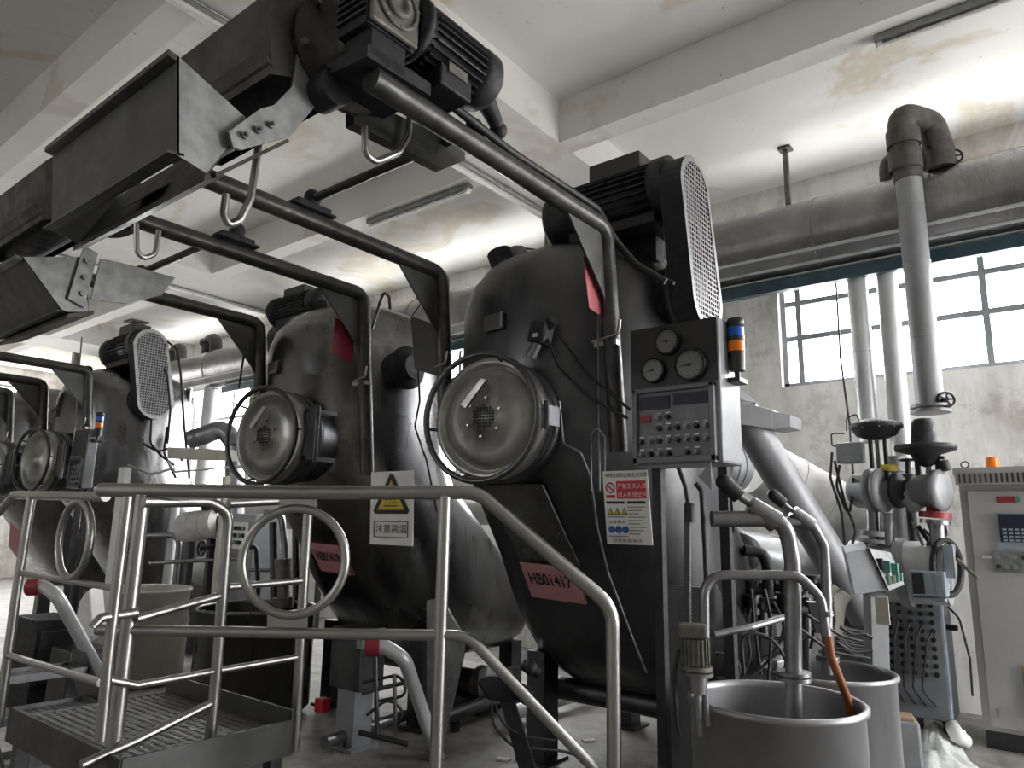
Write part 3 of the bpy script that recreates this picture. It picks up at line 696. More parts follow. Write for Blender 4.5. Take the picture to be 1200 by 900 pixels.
# guard frame along the platform's right side (posts with loops and cross tubes)
sg = thing('platform_railing', (-3.05, 1.9, PZ), 'steel tube guard with cross bars on the right side of the platform', 'railing')
Y = PY1
def sp(x, y, X=-3.07): return oX(x, y, X)
MB().tube([sp(168, 588), sp(245, 588), sp(268, 600), sp(256, 760), sp(243, 905)], .024, 16, .10).build('loop_post', 'rail', sg)
MB().tube([sp(268, 590), sp(340, 586)], .022, 16).build('top_bar', 'rail', sg)
MB().tube([sp(362, 590), sp(355, 700), sp(345, 880)], .024, 16).build('post', 'rail', sg)
MB().tube([sp(160, 725), sp(262, 697)], .018, 14).build('cross_bar', 'rail', sg)
MB().tube([sp(108, 735), sp(118, 724), sp(160, 718)], .018, 14, .03).build('cross_bar', 'rail', sg)
MB().tube([sp(268, 688), sp(358, 680)], .016, 14).build('cross_bar', 'rail', sg)
MB().tube([sp(128, 797), sp(160, 803), sp(250, 787)], .015, 14, .04).build('cross_bar', 'rail', sg)
MB().tube([sp(256, 786), sp(350, 770)], .015, 14).build('cross_bar', 'rail', sg)
MB().tube([sp(95, 897), sp(160, 868), sp(250, 823)], .018, 14).build('cross_bar', 'rail', sg)
MB().tube([sp(150, 582), sp(128, 760), sp(118, 868)], .022, 16).build('post', 'rail', sg)

# guard along the platform's front edge, towards the far left
fg = thing('front_railing', (-4.1, PY0, PZ), 'steel tube railing with round guard at the lower left, along the platform', 'railing')
def fp(x, y): return oY(x, y, PY0+.02)
MB().tube([fp(124, 582), fp(17, 580), fp(-30, 632)], .022, 16, .05).build('top_rail', 'rail', fg)
MB().tube([fp(37, 582), fp(20, 690), fp(-2, 850)], .022, 16).build('post', 'rail', fg)
MB().tube([fp(26, 672), fp(140, 690)], .014, 12).build('cross_bar', 'rail', fg)
MB().tube([fp(10, 768), fp(118, 800)], .017, 12).build('cross_bar', 'rail', fg)
c = fp(87, 632)
fr = MB().torus(c, (0, 1, 0), .175, .017, 56, 12).build('round_guard', 'rail', fg)
MB().box(c+V((0, 0, .19)), (.10, .008, .05)).build('mounting_plate', 'rail', fr)

# ------------------------------------------------------ panels and towers
p1 = control_panel(-1.60, -1.17, 2.93, 1.775, 2.42, 'control panel with three gauges and rows of buttons on the nearest vessel')
MB().hexa([(-1.24, 2.96, 1.78), (-1.24, 2.96, 1.66), (-1.30, 2.96, 1.72)], (0, .01, 0)).build('drip_tab', 'greypaint', p1)
MB().box((-1.57, 3.12, .95), (.045, .045, 1.9)).build('stand_post', 'black', p1); MB().box((-1.43, 3.58, .95), (.05, .05, 1.9)).box((-1.43, 3.35, 1.84), (.04, .45, .04)).build('stand_post', 'black', p1)
light_tower(-1.135, 3.04, 2.155, 'blue and orange signal tower beside the nearest control panel')
p3 = control_panel(-7.98, -7.66, 2.93, 1.775, 2.36, 'control panel on the third vessel, far left under the belt guard', 1)
for x in (-7.92, -7.72): MB().box((x, 3.02, .95), (.045, .045, 1.7)).build('stand_post', 'black', p3)
light_tower(-7.62, 3.00, 2.26, 'small blue and orange signal tower on the third vessel at the left')

# white cable duct in front of the third vessel and pale box under it
tag(MB().box((oY(146, 555, 3.0).x, 3.0, .98), (.13, .06, 1.95)).build('cable_duct', 'white', bevel=.004), 'upright white cable duct below the far signal tower', 'duct')
tag(MB().hexa([oY(196, 524, 3.6), oY(268, 527, 3.6), oY(268, 540, 3.6), oY(196, 537, 3.6)], (0, .10, 0)).box((oY(262, 530, 3.6).x, 3.65, .95), (.05, .05, 1.9)).build('cable_duct', 'cream', bevel=.003), 'horizontal pale cable duct in the gap behind the handrail', 'duct')

# ------------------------------------------------------------------ signs
def sheet(name, quad, mat, label, cat, w=(0, .003, 0), group=None):
    o = MB().hexa(quad, w).build(name, mat); return tag(o, label, cat, group)
# coloured sheets hung on the gussets
s1 = sheet('hanging_sheet', [oX(683, 300, -1.80), oX(714, 322, -1.80), oX(714, 377, -1.80), oX(690, 361, -1.80)], 'pinksheet', 'faded pink sheet hung by the arm of the nearest vessel', 'sheet', (.003, 0, 0), 'sheets hung on the arms')
s2 = sheet('hanging_sheet', [oX(393, 372, -3.68), oX(415, 384, -3.68), oX(413, 427, -3.68), oX(388, 413, -3.68)], 'redsheet', 'dark red sheet hung on the arm before the second vessel', 'sheet', (.003, 0, 0), 'sheets hung on the arms')
s3 = sheet('hanging_sheet', [oY(481, 370, 3.0), oY(514, 382, 3.0), oY(521, 443, 3.0), oY(486, 433, 3.0)], 'sheet', 'plain dark grey plate hanging between the two nearest vessels', 'sheet', (0, .004, 0), 'sheets hung on the arms')
def wire(pts, r, label, mat='rubber', name='hanging_wire', cat='wire', group=None):
    return tag(MB().tube(pts, r, 8, .03).build(name, mat), label, cat, group)
wire([oY(504, 328, 3.0), oY(496, 352, 3.0), oY(483, 370, 3.0)], .004, 'thin wire tie holding the dark grey hanging plate')
wire([oY(490, 433, 3.0), oY(492, 470, 3.0), oY(486, 500, 3.1), oY(500, 540, 3.1), oY(512, 600, 3.2)], .006, 'black cable running down from the dark grey hanging plate')

# yellow hot warning sheet: board with triangle and characters
def board(name, x0, x1, z0, z1, y, lean, label, cat):
    """upright board; lean = how much further back its foot is"""
    t = thing(name, ((x0+x1)/2, y+lean, z0), label, cat)
    MB().hexa([(x0, y+lean, z0), (x1, y+lean, z0), (x1, y, z1), (x0, y, z1)], (0, .004, 0)).build('board', 'white', t)
    xd = V((1, 0, 0)); yd = V((0, -lean, z1-z0)).normalized()
    def at(u, v, lift=0.0): return V((x0, y+lean, z0)) + xd*u*(x1-x0) + V((0, -lean, z1-z0))*v + xd.cross(yd)*lift
    return t, at, xd, yd
def poly(at, pts, mat, name, parent, lift=.002): return MB().hexa([at(u, v, lift) for u, v in pts], V((0, -.001, 0))).build(name, mat, parent)
t, at, xd, yd = board('warning_sign', -3.40, -3.03, 1.37, 1.80, 2.92, .02, 'white warning sheet with a yellow triangle, tied below an arm', 'sign')
poly(at, [(.12, .42), (.88, .42), (.92, .46), (.54, .96), (.46, .96), (.08, .46)], 'ink', 'triangle_border', t)
poly(at, [(.19, .475), (.81, .475), (.50, .88)], 'yellow', 'triangle_field', t, .0035)
for u in (.40, .50, .60): 
    MB().tube([at(u, .60, .006), at(u-.02, .64, .006), at(u+.02, .68, .006), at(u, .73, .006)], .004, 6).build('heat_wave', 'ink', t)
poly(at, [(.34, .52), (.66, .52), (.66, .535), (.34, .535)], 'ink', 'symbol_bar', t, .005); poly(at, [(.34, .56), (.66, .56), (.66, .575), (.34, .575)], 'ink', 'symbol_bar', t, .005)
for a, b, c_, d in ((.10, .10, .90, .11), (.10, .31, .90, .32), (.10, .10, .115, .32), (.885, .10, .90, .32)): poly(at, [(a, b), (c_, b), (c_, d), (a, d)], 'ink', 'text_border', t, .003)
text('注意高温', 'lettering', at(.15, .16, .004), xd, yd, .052, 'ink', t, width=.27)

# confined-space notice on the nearest vessel
t, at, xd, yd = board('safety_notice', -1.765, -1.53, 1.42, 1.755, 2.93, .04, 'white safety notice with red heading block on the nearest vessel', 'sign')
text('有限空间作业安全告知牌', 'lettering', at(.06, .91, .002), xd, yd, .021, 'ink', t, width=.22)
poly(at, [(.30, .62), (.95, .62), (.95, .86), (.30, .86)], 'redink', 'heading_block', t)
text('严禁无关人员', 'lettering', at(.33, .755, .004), xd, yd, .024, 'white', t, width=.15)
text('进入有限空间', 'lettering', at(.33, .645, .004), xd, yd, .024, 'white', t, width=.15)
MB().torus(at(.16, .77, .002), xd.cross(yd), .022, .0035, 28, 6).build('ban_symbol', 'redink', t)
MB().tube([at(.10, .81, .003), at(.22, .73, .003)], .003, 6).build('ban_slash', 'redink', t)
poly(at, [(.06, .63), (.26, .63), (.26, .67), (.06, .67)], 'redink', 'caption_block', t)
poly(at, [(.05, .55), (.46, .55), (.46, .585), (.05, .585)], 'ink', 'caption_block', t); poly(at, [(.52, .55), (.92, .55), (.92, .585), (.52, .585)], 'ink', 'caption_block', t)
for k in range(3):
    u = .13+k*.155
    poly(at, [(u-.07, .40), (u+.07, .40), (u, .50)], 'ink', 'small_triangle', t); poly(at, [(u-.045, .412), (u+.045, .412), (u, .478)], 'yellow', 'triangle_field', t, .0035)
    MB().cyl(at(u, .20, 0), at(u, .20, .003), .017, seg=20).build('duty_symbol', 'blueink', t)
poly(at, [(.05, .365), (.46, .365), (.46, .375), (.05, .375)], 'ink', 'rule', t); poly(at, [(.05, .105), (.50, .105), (.50, .115), (.05, .115)], 'blueink', 'rule', t)
for k in range(9): poly(at, [(.52, .50-k*.045), (.90-(k % 3)*.07, .50-k*.045), (.90-(k % 3)*.07, .51-k*.045), (.52, .51-k*.045)], 'sheet', 'small_print', t)
text('应急处置电话', 'lettering', at(.15, .03, .002), xd, yd, .016, 'sheet', t, width=.15)
text('注意事项', 'lettering', at(.07, .28, .002), xd, yd, .016, 'ink', t, width=.09)

# pink number tags on the bellies
def tagplate(x0, x1, z0, z1, txt, label, sub=None):
    y0, y1 = front_y(z0)-.012, front_y(z1)-.012
    t = thing('number_tag', ((x0+x1)/2, y0, z0), label, 'label', 'pink number tags')
    y0 += .035; y1 += .035
    MB().hexa([(x0, y0, z0), (x1, y0, z0-.015), (x1, y1, z1-.015), (x0, y1, z1)], (0, -.045, 0)).build('tag_paper', 'pinktag', t)
    yd = V((0, y1-y0, z1-z0)).normalized(); n = V((1, 0, 0)).cross(yd)
    o = V((x0+.10*(x1-x0), y0-.045, z0))+yd*(z1-z0)*.48
    text(txt, 'lettering', o, (1, 0, -.015/(x1-x0)), yd, .085, 'ink', t, width=(x1-x0)*.80, depth=.004, bold=.018)
    if sub: text(sub, 'lettering', V((x0+.66*(x1-x0), y0-.045, z0))+yd*(z1-z0)*.12, (1, 0, -.015/(x1-x0)), yd, .055, 'faintink', t, depth=.004)
tagplate(-2.70, -2.32, 1.07, 1.28, 'HB01417', 'pink paper tag lettered HB01417 behind the sloping handrail', '20')
tagplate(-4.73, -4.37, 1.12, 1.34, 'HB01418', 'pink paper tag lettered HB01418 seen through the round guard')
# recessed flat hatch plate on the nearest vessel below its door
hp = MB(); z0, z1 = 1.28, 1.72; x0, x1 = -2.70, -2.28
MB().hexa([(x0, front_y(z0)+.02, z0), (x1, front_y(z0)+.02, z0), (x1, front_y(z1)+.0, z1), (x0, front_y(z1)+.0, z1)], (0, -.026, 0)).build('cover_plate', 'vessel', m1, bevel=.006)

# cables and conduits on the vessels' fronts
def cable(pts, r, label, cat='cable', mat='rubber', name='cable', fil=.04, group=None):
    return tag(MB().tube(pts, r, 8, fil).build(name, mat), label, cat, group)
Yf = 2.99
fy = lambda x, y: oY(x, y, Yf)
def belly(x, y, off=.03):
    Yb = 3.0
    for _ in range(12): p = oY(x, y, Yb); Yb = .5*Yb+.5*(front_y(p.z)-off)
    return oY(x, y, Yb)
cable([fy(655, 470), fy(660, 520), fy(680, 530), belly(692, 560), belly(700, 620), belly(712, 670), belly(725, 705), belly(742, 750), belly(757, 788)], .007, 'thin steel conduit winding down the nearest vessel from its door', 'conduit', 'pipe_steel', 'conduit', .03)
cable([fy(640, 395), fy(655, 430), fy(690, 465), fy(735, 490)], .008, 'upper black cable sagging from the sensor above the nearest door', group='sensor cables')
cable([fy(655, 392), fy(690, 440), fy(738, 480)], .008, 'shorter black cable from the sensor towards the control panel', group='sensor cables')
cable([fy(701, 330), fy(701, 420), fy(703, 575)], .004, 'straight thin wire hanging in front of the nearest vessel', 'wire', 'pipe_steel', 'hanging_wire')
cable([fy(693, 575), fy(693, 510), fy(700, 500), fy(709, 512), fy(709, 570)], .004, 'narrow loop of bare wire beside the white safety notice', 'wire', 'pipe_steel', 'hanging_wire', .02)
sn = thing('level_sensor', fy(632, 400), 'black sensor with angled nozzle above the nearest door', 'sensor')
MB().box(fy(634, 390), (.10, .10, .12), Matrix.Rotation(.25, 3, 'Y')).cyl(fy(640, 382), fy(648, 375), .035).build('housing', 'black', sn, bevel=.012)
MB().cyl(fy(630, 402), fy(622, 418), .026, .032).build('nozzle', 'pipe_steel', sn)
MB().box(fy(634, 395)+V((0, -.052, 0)), (.03, .004, .02)).build('sticker', 'white', sn)
cable([oY(618, 292, 3.6), oY(650, 296, 3.5), oY(690, 302, 3.4), oY(720, 296, 3.3), oY(760, 318, 3.2), oY(790, 332, 3.2)], .010, 'black cable running across the top of the nearest vessel')
cable([oY(462, 116, 1.9), oX(520, 133, -1.77)+V((0, 0, .06)), oX(600, 190, -1.77)+V((0, 0, .045)), oX(700, 255, -1.77)+V((0, 0, .05)), oY(722, 283, 3.02), oY(745, 310, 3.05), oY(780, 330, 3.1)], .018, 'corrugated black cable sleeve lying along the top of the nearest arm', 'cable sleeve', 'rubber', 'cable_sleeve', .05)
cable([oY(96, 395, 2.98), oY(92, 440, 2.98), oY(88, 500, 2.98), oY(80, 565, 2.98)], .008, 'pale cord hanging from the gusset before the third vessel', 'cord', 'pipe_steel', 'pull_rope')
cable([oY(287, 390, 2.98), oY(285, 420, 2.98), oY(280, 455, 2.98)], .008, 'dark cord hanging from the far arm of the second vessel', 'cord', 'rubber', 'pull_rope')
cable([fy(436, 385), fy(445, 345+10), fy(450, 342), fy(456, 348), fy(457, 362)], .010, 'small bent pipe on top of the second vessel', 'pipe', 'arm', 'vent_pipe', .03)

# ------------------------------------------------------ overhead services
DY, DZ, DR = 6.72, 4.20, .36
du = thing('insulated_duct', (-5.5, DY, 3.8), 'huge foil-clad duct running under the slab along the window wall', 'duct')
MB().cyl((-16.5, DY, DZ), (4.9, DY, DZ), DR, seg=56).build('foil_cladding', 'foil', du)
for k in range(12):
    x = 3.6-k*1.75; MB().torus((x, DY, DZ), (1, 0, 0), DR+.003, .006, 48, 6).build('cladding_seam', 'foil', du)
for a in (-.62, -.98, -1.32):
    y, z = DY-math.cos(a)*DR, DZ+math.sin(a)*DR; MB().cyl((-16.5, y, z), (4.9, y, z), .018, seg=8).build('cladding_seam', 'pipe_light', du)
tag(MB().box((-3.5, 6.66, 3.775), (16.6, .16, .08)).box((-3.5, 6.60, 3.72), (16.6, .05, .03)).build('steel_channel', 'bluesteel'), 'dark teal steel channel running right under the big foil duct', 'channel')
def vpipe(x, y, z0, z1, r, label, mat='pipe_light', group=None, joints=()):
    t = thing('riser_pipe', (x, y, z0), label, 'pipe', group)
    MB().cyl((x, y, z0), (x, y, z1), r, seg=28).build('cladding', mat, t)
    for z in joints: MB().torus((x, y, z), (0, 0, 1), r+.001, .004, 28, 6).build('cladding_seam', mat, t)
    return t
rp = vpipe(-.835, 6.26, 2.42, 4.34, .098, 'wide grey riser pipe in front of the foil duct and window', 'pipe', joints=(3.0, 3.62, 4.1))
MB().tube([(-.835, 6.26, 4.33), (-.85, 6.26, 4.94), (-.66, 6.46, 4.88), (-.62, 6.52, 4.66), (-.62, 6.52, 4.48)], .108, 20, .10).build('lagged_elbow', 'insul', rp)
MB().cyl((-.845, 6.26, 4.42), (-.845, 6.26, 4.60), .125).cyl((-.845, 6.26, 4.64), (-.845, 6.26, 4.78), .128).build('lagging_wrap', 'insul', rp)
def handwheel(c, ax, R, parent, mat='black', name='handwheel', spokes=5, r=.009):
    c = V(c); ax = V(ax).normalized(); e = ax.orthogonal().normalized(); f = ax.cross(e)
    h = MB().torus(c, ax, R, r, 32, 8)
    for k in range(spokes): a = 2*PI*k/spokes; h.cyl(c, c+(e*math.cos(a)+f*math.sin(a))*R, r*.7, seg=6)
    h.cyl(c-ax*.03, c+ax*.015, r*1.8, seg=10); return h.build(name, mat, parent)
handwheel(oY(1118, 183, 6.6), (.4, -1, .1), .062, rp)
MB().cyl(oY(1118, 183, 6.6), oY(1095, 183, 6.66), .02).build('valve_stem', 'black', rp)
handwheel(oY(1109, 468, 6.2), (.5, -1, .2), .055, rp)
MB().cyl(oY(1109, 468, 6.2), oY(1094, 474, 6.24), .02).build('valve_stem', 'black', rp)
MB().cyl((-.835, 6.26, 2.42), (-.835, 6.26, 2.40), .14).cyl((-.835, 6.26, 2.44), (-.835, 6.26, 2.46), .14).build('flange', 'pipe', rp)
vpipe(-1.375, 6.72, 2.25, 3.95, .083, 'left one of the two pale riser pipes before the window', group='pale risers', joints=(3.05,))
vpipe(-1.135, 6.72, 2.02, 3.95, .083, 'right one of the two pale riser pipes before the window', group='pale risers', joints=(2.9,))
vpipe(-12.4, 6.72, 0, 3.95, .13, 'pale riser pipe in the gap at the left, closest to the second vessel', group='pale risers')
vpipe(-13.75, 6.72, 0, 3.95, .11, 'pale riser pipe in the gap at the left, nearer the third vessel', group='pale risers')
vpipe(-10.9, 6.72, 0, 3.95, .11, 'pale riser pipe just left of the second vessel', group='pale risers')
cable([oY(979, 320, 6.9), oY(985, 420, 6.9), oY(996, 500, 6.9), oY(1000, 560, 6.6)], .010, 'thin dark conduit hanging down across the left window light', 'conduit', 'rubber', 'conduit', .02)
for i, (x, y, lab) in enumerate(((-1.02, 6.7, 'lagged valve lump on top of the foil duct behind the riser elbow'), (-5.35, 6.62, 'lagged valve stub above the duct, seen left of the nearest vessel'), (-6.75, 6.62, 'lagged valve stub above the duct between the arms of the second vessel'), (-12.6, 6.7, 'lagged elbow on the duct top at the left, above the gap'), (-13.9, 6.7, 'lagged valve block on the duct top, farthest to the left'))):
    t = thing('lagged_valve', (x, y, 4.54), lab, 'valve', 'lagged valves on the duct')
    MB().tube([(x-.05, y, 4.50), (x-.05, y, 4.80), (x+.26, y, 4.82), (x+.26, y, 4.50)], .11 if i else .05, 16, .14).build('lagging', 'insul', t)
    handwheel((x+.10, y-.20, 4.72), (0, -1, 0), .06, t); MB().cyl((x+.10, y-.2, 4.72), (x+.10, y, 4.76), .018).build('valve_stem', 'black', t)
def hanger(x, y, z0, w, label):
    t = thing('duct_hanger', (x, y, z0), label, 'hanger', 'hangers from the slab')
    MB().box((x, y, (z0+H)/2), (w, w, H-z0)).build('hanger_post', 'metergear', t)
    MB().box((x, y, H-.012), (w*2.6, w*2.6, .024)).build('ceiling_plate', 'metergear', t)
hanger(-1.93, 6.72, 4.55, .045, 'rusty steel hanger above the duct right of the nearest vessel')
hanger(-4.36, 6.15, 4.3, .09, 'square steel hanger post between the ceiling beam and the nearest vessel')
hanger(-13.9, 5.9, 4.3, .13, 'steel hanger post rising over the far belt guard')
hanger(-16.6, 5.9, 4.3, .12, 'steel hanger post farthest to the left')
MB_ = None
# conduits and tube lights on the beams
def tube_light(c, L, label, yaw=0):
    t = thing('ceiling_light', c, label, 'light', 'fluorescent battens on the beams')
    R = Matrix.Rotation(yaw, 3, 'Z'); c = V(c)
    MB().box(c+V((0, 0, .045)), (L, .09, .05), R).build('batten', 'galv', t, bevel=.006)
    d = R @ V((1, 0, 0)); MB().cyl(c-d*(L/2-.05), c+d*(L/2-.05), .015, seg=14).build('glass_tube', 'white', t)
    for s in (-1, 1): MB().box(c+d*s*(L/2-.03)+V((0, 0, .012)), (.03, .05, .05), R).build('end_holder', 'white', t)
tube_light((-5.15, 4.84, ZB-.07), 1.5, 'unlit tube light under the beam left of the motor')
tube_light((-.02, 4.88, ZB-.07), 1.5, 'unlit tube light under the beam at the upper right')
tube_light((-4.22, 1.20, ZB-.075), 1.0, 'unlit batten under the wide beam behind the top of the reel hood', PI/2) if False else None
for x, lab in ((-4.24, 'white conduit along the left edge of the nearest wide beam'), (-9.98, 'white conduit along the left edge of the far wide beam')):
    t = thing('beam_conduit', (x, 2, ZB-.05), lab, 'conduit', 'conduits under the wide beams')
    MB().box((x, 1.8, ZB-.024), (.06, 9.0, .03)).build('conduit_box', 'white', t, bevel=.004)
    MB().cyl((x+.10, -3, ZB-.018), (x+.10, 6.3, ZB-.018), .012, seg=8).build('conduit_tube', 'galv', t)
    MB().box((x, 6.3, ZB-.04), (.16, .10, .07)).build('junction_box', 'cream', t)

# -------------------------------------------------------------- mixing tubs
def tub(cx, cy, r, h, label, mat='tub', group='open mixing tubs'):
    t = thing('mixing_tub', (cx, cy, 0), label, 'tub', group)
    MB().lathe((cx, cy, 0), (0, 0, 1), [(.001, .09), (r-.02, .09), (r-.012, .10), (r-.012, h-.02), (r-.012, h), (r+.004, h+.008), (r+.016, h), (r+.016, h-.018), (r, h-.022), (r, .08), (r-.03, .05), (.001, .05)], 64, False).build('shell', mat, t)
    for k in range(3):
        a = 2*PI*k/3+.6; MB().cyl((cx+math.cos(a)*r*.8, cy+math.sin(a)*r*.8, 0), (cx+math.cos(a)*r*.8, cy+math.sin(a)*r*.8, .08), .025, seg=12).build('foot', mat, t)
    return t
tub(-1.10, 3.21, .345, .80, 'open round steel mixing tub in the foreground at the lower right')
tub(-1.27, 4.62, .36, .70, 'open steel mixing tub partly hidden behind the foreground tub')
tub(-7.15, 3.40, .42, .84, 'pale round tub standing beyond the platform, left of centre', 'cream')
tub(-5.30, 3.45, .45, .82, 'dull steel tub before the second vessel, behind the railing', 'vessel')
bk = thing('red_bucket', (-7.6, 4.6, 0), 'red bucket between the pale tub and the dull steel tub', 'bucket')
MB().lathe((-7.9, 4.9, .5), (0, 0, 1), [(.09, 0), (.12, .22), (.125, .22), (.11, .2)], 24, False).build('pail', 'red', bk); MB().box((-7.9, 4.9, .25), (.3, .3, .5)).build('stool', 'vessel_dark', bk)

# ------------------------------------------- pipework beside the front tub
DP = 3.06
q = lambda x, y, d=DP: oD(x, y, d)
def pipe(name, pts, r, mat, label, fil=.09, group=None, extra=()):
    t = thing(name, pts[-1], label, 'pipe', group)
    MB().tube(pts, r, 18, fil).build('pipe_run', mat, t); 
    for p, ax, R, th in extra: MB().cyl(V(p)-V(ax)*th, V(p)-V(ax)*.15*th, R, seg=24).cyl(V(p)+V(ax)*.15*th, V(p)+V(ax)*th, R, seg=24).build('flange', mat, t)
    return t
Z1 = V((0, 0, 1)); H1 = rt.copy()
fa = pipe('filling_pipe', [q(834, 608), q(920, 608), q(929, 660), q(930, 780), q(930, 850)], .034, 'pipe_steel', 'thick bent steel pipe dropping into the foreground tub', .11, 'filling pipes', [(q(930, 792), Z1, .068, .018)])
fb = pipe('filling_pipe', [q(905, 612, 4.2), q(950, 611, 4.2), q(966, 640, 4.2), q(969, 700, 4.2), q(970, 790, 4.2)], .030, 'pipe_steel', 'second bent steel pipe behind, dropping into the hidden tub', .09, 'filling pipes', [(q(970, 772, 4.2), Z1, .062, .016)])
fc = pipe('filling_pipe', [q(826, 760, 3.0), q(825, 674, 3.0), q(935, 674, 3.0), q(962, 700, 3.0), q(968, 745, 3.0)], .020, 'pipe_steel', 'thin bent steel pipe in front, ending in an orange hose', .10, 'filling pipes')
MB().cyl(q(967, 716, 3.0), q(968, 722, 3.0), .030).build('union_nut', 'pipe_steel', fc)
MB().tube([q(968, 735, 3.0), q(974, 770, 3.02), q(992, 816, 3.1), q(1000, 850, 3.15)], .017, 12, .05).build('orange_hose', 'rust', fc)
def handle_valve(p0, p1, p2, r, label):
    t = thing('lever_valve', p2, label, 'valve', 'valves with black hand grips')
    MB().cyl(p0, p1, r, r*.92, 20).sphere(p0, r*.98, 16).build('hand_grip', 'black', t)
    MB().cyl(p1, p2, r*.38).build('stem', 'pipe_steel', t)
    MB().cyl(p2-(p2-p1).normalized()*.03, p2+(p2-p1).normalized()*.10, r*1.05, r*1.35, 20).build('bonnet', 'pipe_steel', t)
handle_valve(q(848, 565), q(866, 582), q(886, 596), .036, 'black hand grip valve on the thick bent pipe')
handle_valve(q(906, 580, 4.2), q(918, 590, 4.2), q(934, 603, 4.2), .036, 'black hand grip valve on the pipe behind, next to the first')
cable([q(856, 580), q(858, 600), q(860, 625)], .006, 'thin lead hanging from the nearer black hand grip')
pu = thing('dosing_pump', q(815, 830, 2.95), 'grimy upright pump hanging at the rim of the foreground tub', 'pump')
P = lambda x, y: q(x, y, 2.95)
MB().box(P(811, 739), (.115, .10, .055), Matrix.Rotation(.5, 3, 'Z')).build('motor_cap', 'metergear', pu, bevel=.012)
mm = MB().cyl(P(814, 748), P(816, 778), .052, seg=24)
for k in range(20):
    a = 2*PI*k/20; mm.box(P(815, 763)+V((math.cos(a), math.sin(a), 0))*.052, (.012, .005, .10), Matrix.Rotation(a, 3, 'Z'))
mm.build('motor_body', 'metergear', pu)
MB().cyl(P(816, 780), P(816, 785), .062).cyl(P(817, 787), P(817, 791), .062).build('flange', 'metergear', pu)
MB().cyl(P(817, 790), P(818, 812), .040, .034).build('pump_neck', 'pipe_steel', pu)
MB().cyl(P(817, 812), P(820, 862), .014).cyl(P(826, 812), P(829, 850), .012).build('pump_shaft', 'pipe_steel', pu)
MB().tube([P(795, 760), P(790, 790), P(793, 850), P(796, 862)], .009, 8, .04).build('pump_cable', 'rubber', pu)
cr = thing('corrugated_hose', P(806, 735), 'ribbed grey hose running down beside the control panel stand', 'hose')
pts = [q(806, 612, 3.0), q(806, 730, 3.0)]; ch = MB()
for k in range(30): a = pts[0].lerp(pts[1], k/30); b = pts[0].lerp(pts[1], (k+.55)/30); ch.cyl(a, b, .017, .017, 12)
ch.cyl(pts[0], pts[1], .013, seg=12).build('hose_body', 'sheet', cr)
MB().cyl(q(808, 590, 3.0), q(808, 612, 3.0), .022).build('hose_coupling', 'black', cr)
MB().tube([q(795, 548, 3.05), q(803, 570, 3.05), q(808, 600, 3.02)], .010, 8, .03).tube([q(815, 566, 3.05), q(822, 575, 3.05), q(826, 640, 3.05), q(828, 690, 3.0)], .011, 8, .03).build('hose_lead', 'rubber', cr)
cable([q(836, 744, 3.2), q(880, 735, 3.25), q(925, 722, 3.35)], .016, 'slanting thin steel pipe behind the thick bent pipe', 'pipe', 'pipe_steel', 'cross_pipe', .02)
tag(MB().box((-1.68, 3.62, .60), (.20, .05, 1.2)).box((-1.68, 3.62, .01), (.26, .16, .02)).build('support_plate', 'vessel_dark'), 'dark upright plate carrying the right side of the nearest vessel', 'support')
random.seed(3)
loops = [((872, 790), (868, 740), (905, 745), (925, 780), (905, 800)), ((838, 765), (862, 768), (868, 785), (862, 800)), ((880, 690), (885, 740), (892, 790)), ((896, 690), (905, 730), (900, 800)), ((840, 795), (880, 795), (905, 770), (945, 745)), ((945, 720), (985, 745), (1010, 752)), ((935, 735), (975, 765), (1020, 772))]
for i, l in enumerate(loops):
    cable([q(x, y, 3.75+.1*(i % 3)) for x, y in l], .008, ['black cable loop hanging behind the foreground tub', 'short black cable arch at the foreground tub rim', 'straight black lead left of the thick bent pipe', 'wavy black lead left of the thick bent pipe', 'low black cable behind the rim of the foreground tub', 'upper black cable reaching towards the control box post', 'lower black cable reaching towards the control box post'][i], fil=.2, group='cables behind the tubs')

# --------------------------------------------- big ducts and exchangers
dd = thing('slanting_duct', oD(990, 700, 5.1), 'wide grey duct slanting down right of the nearest vessel', 'duct')
MB().cyl(oD(868, 482, 5.05), oD(1015, 722, 5.3), .125, seg=32).build('duct_body', 'pipe', dd)
MB().hexa([oD(830, 462, 4.9), oD(905, 480, 4.9), oD(905, 503, 4.9), oD(830, 492, 4.9)], (0, .25, .0)).build('box_channel', 'pipe', dd, bevel=.006)
MB().hexa([oD(905, 482, 4.9), oD(926, 486, 4.9), oD(926, 500, 4.9), oD(905, 503, 4.9)], (0, .25, .0)).build('box_channel_end', 'pipe', dd)
MB().hexa([oD(846, 447, 4.9), oD(874, 470, 4.9), oD(850, 468, 4.9)], (.05, .10, 0)).build('corner_plate', 'pipe', dd)
def hpipe(p0, p1, r, mat, label, cap=None, group=None, name='insulated_pipe', stands=(.2, .8)):
    t = thing(name, p0, label, 'pipe', group)
    MB().cyl(p0, p1, r, seg=36).build('cladding', mat, t)
    if cap: MB().cyl(V(p1), V(p1)+(V(p1)-V(p0)).normalized()*.03, r*1.08, seg=36).cyl(V(p0), V(p0)-(V(p1)-V(p0)).normalized()*.03, r*1.08, seg=36).build('end_band', cap, t)
    for u in stands:
        c = V(p0).lerp(V(p1), u); MB().box((c.x, c.y, (c.z-r)/2+.01), (.06, .06, c.z-r+.02)).build('pipe_stand', 'vessel_dark', t)
    for k in (1, 2): c = V(p0).lerp(V(p1), k/3); MB().torus(c, (V(p1)-V(p0)), r+.001, .006, 32, 6).build('cladding_seam', mat, t)
    return t
hpipe(oD(890, 548, 6.2), oD(1000, 608, 6.3), .25, 'whitecloth', 'fat white wrapped pipe between the slanting duct and the valve group', stands=(.95,))
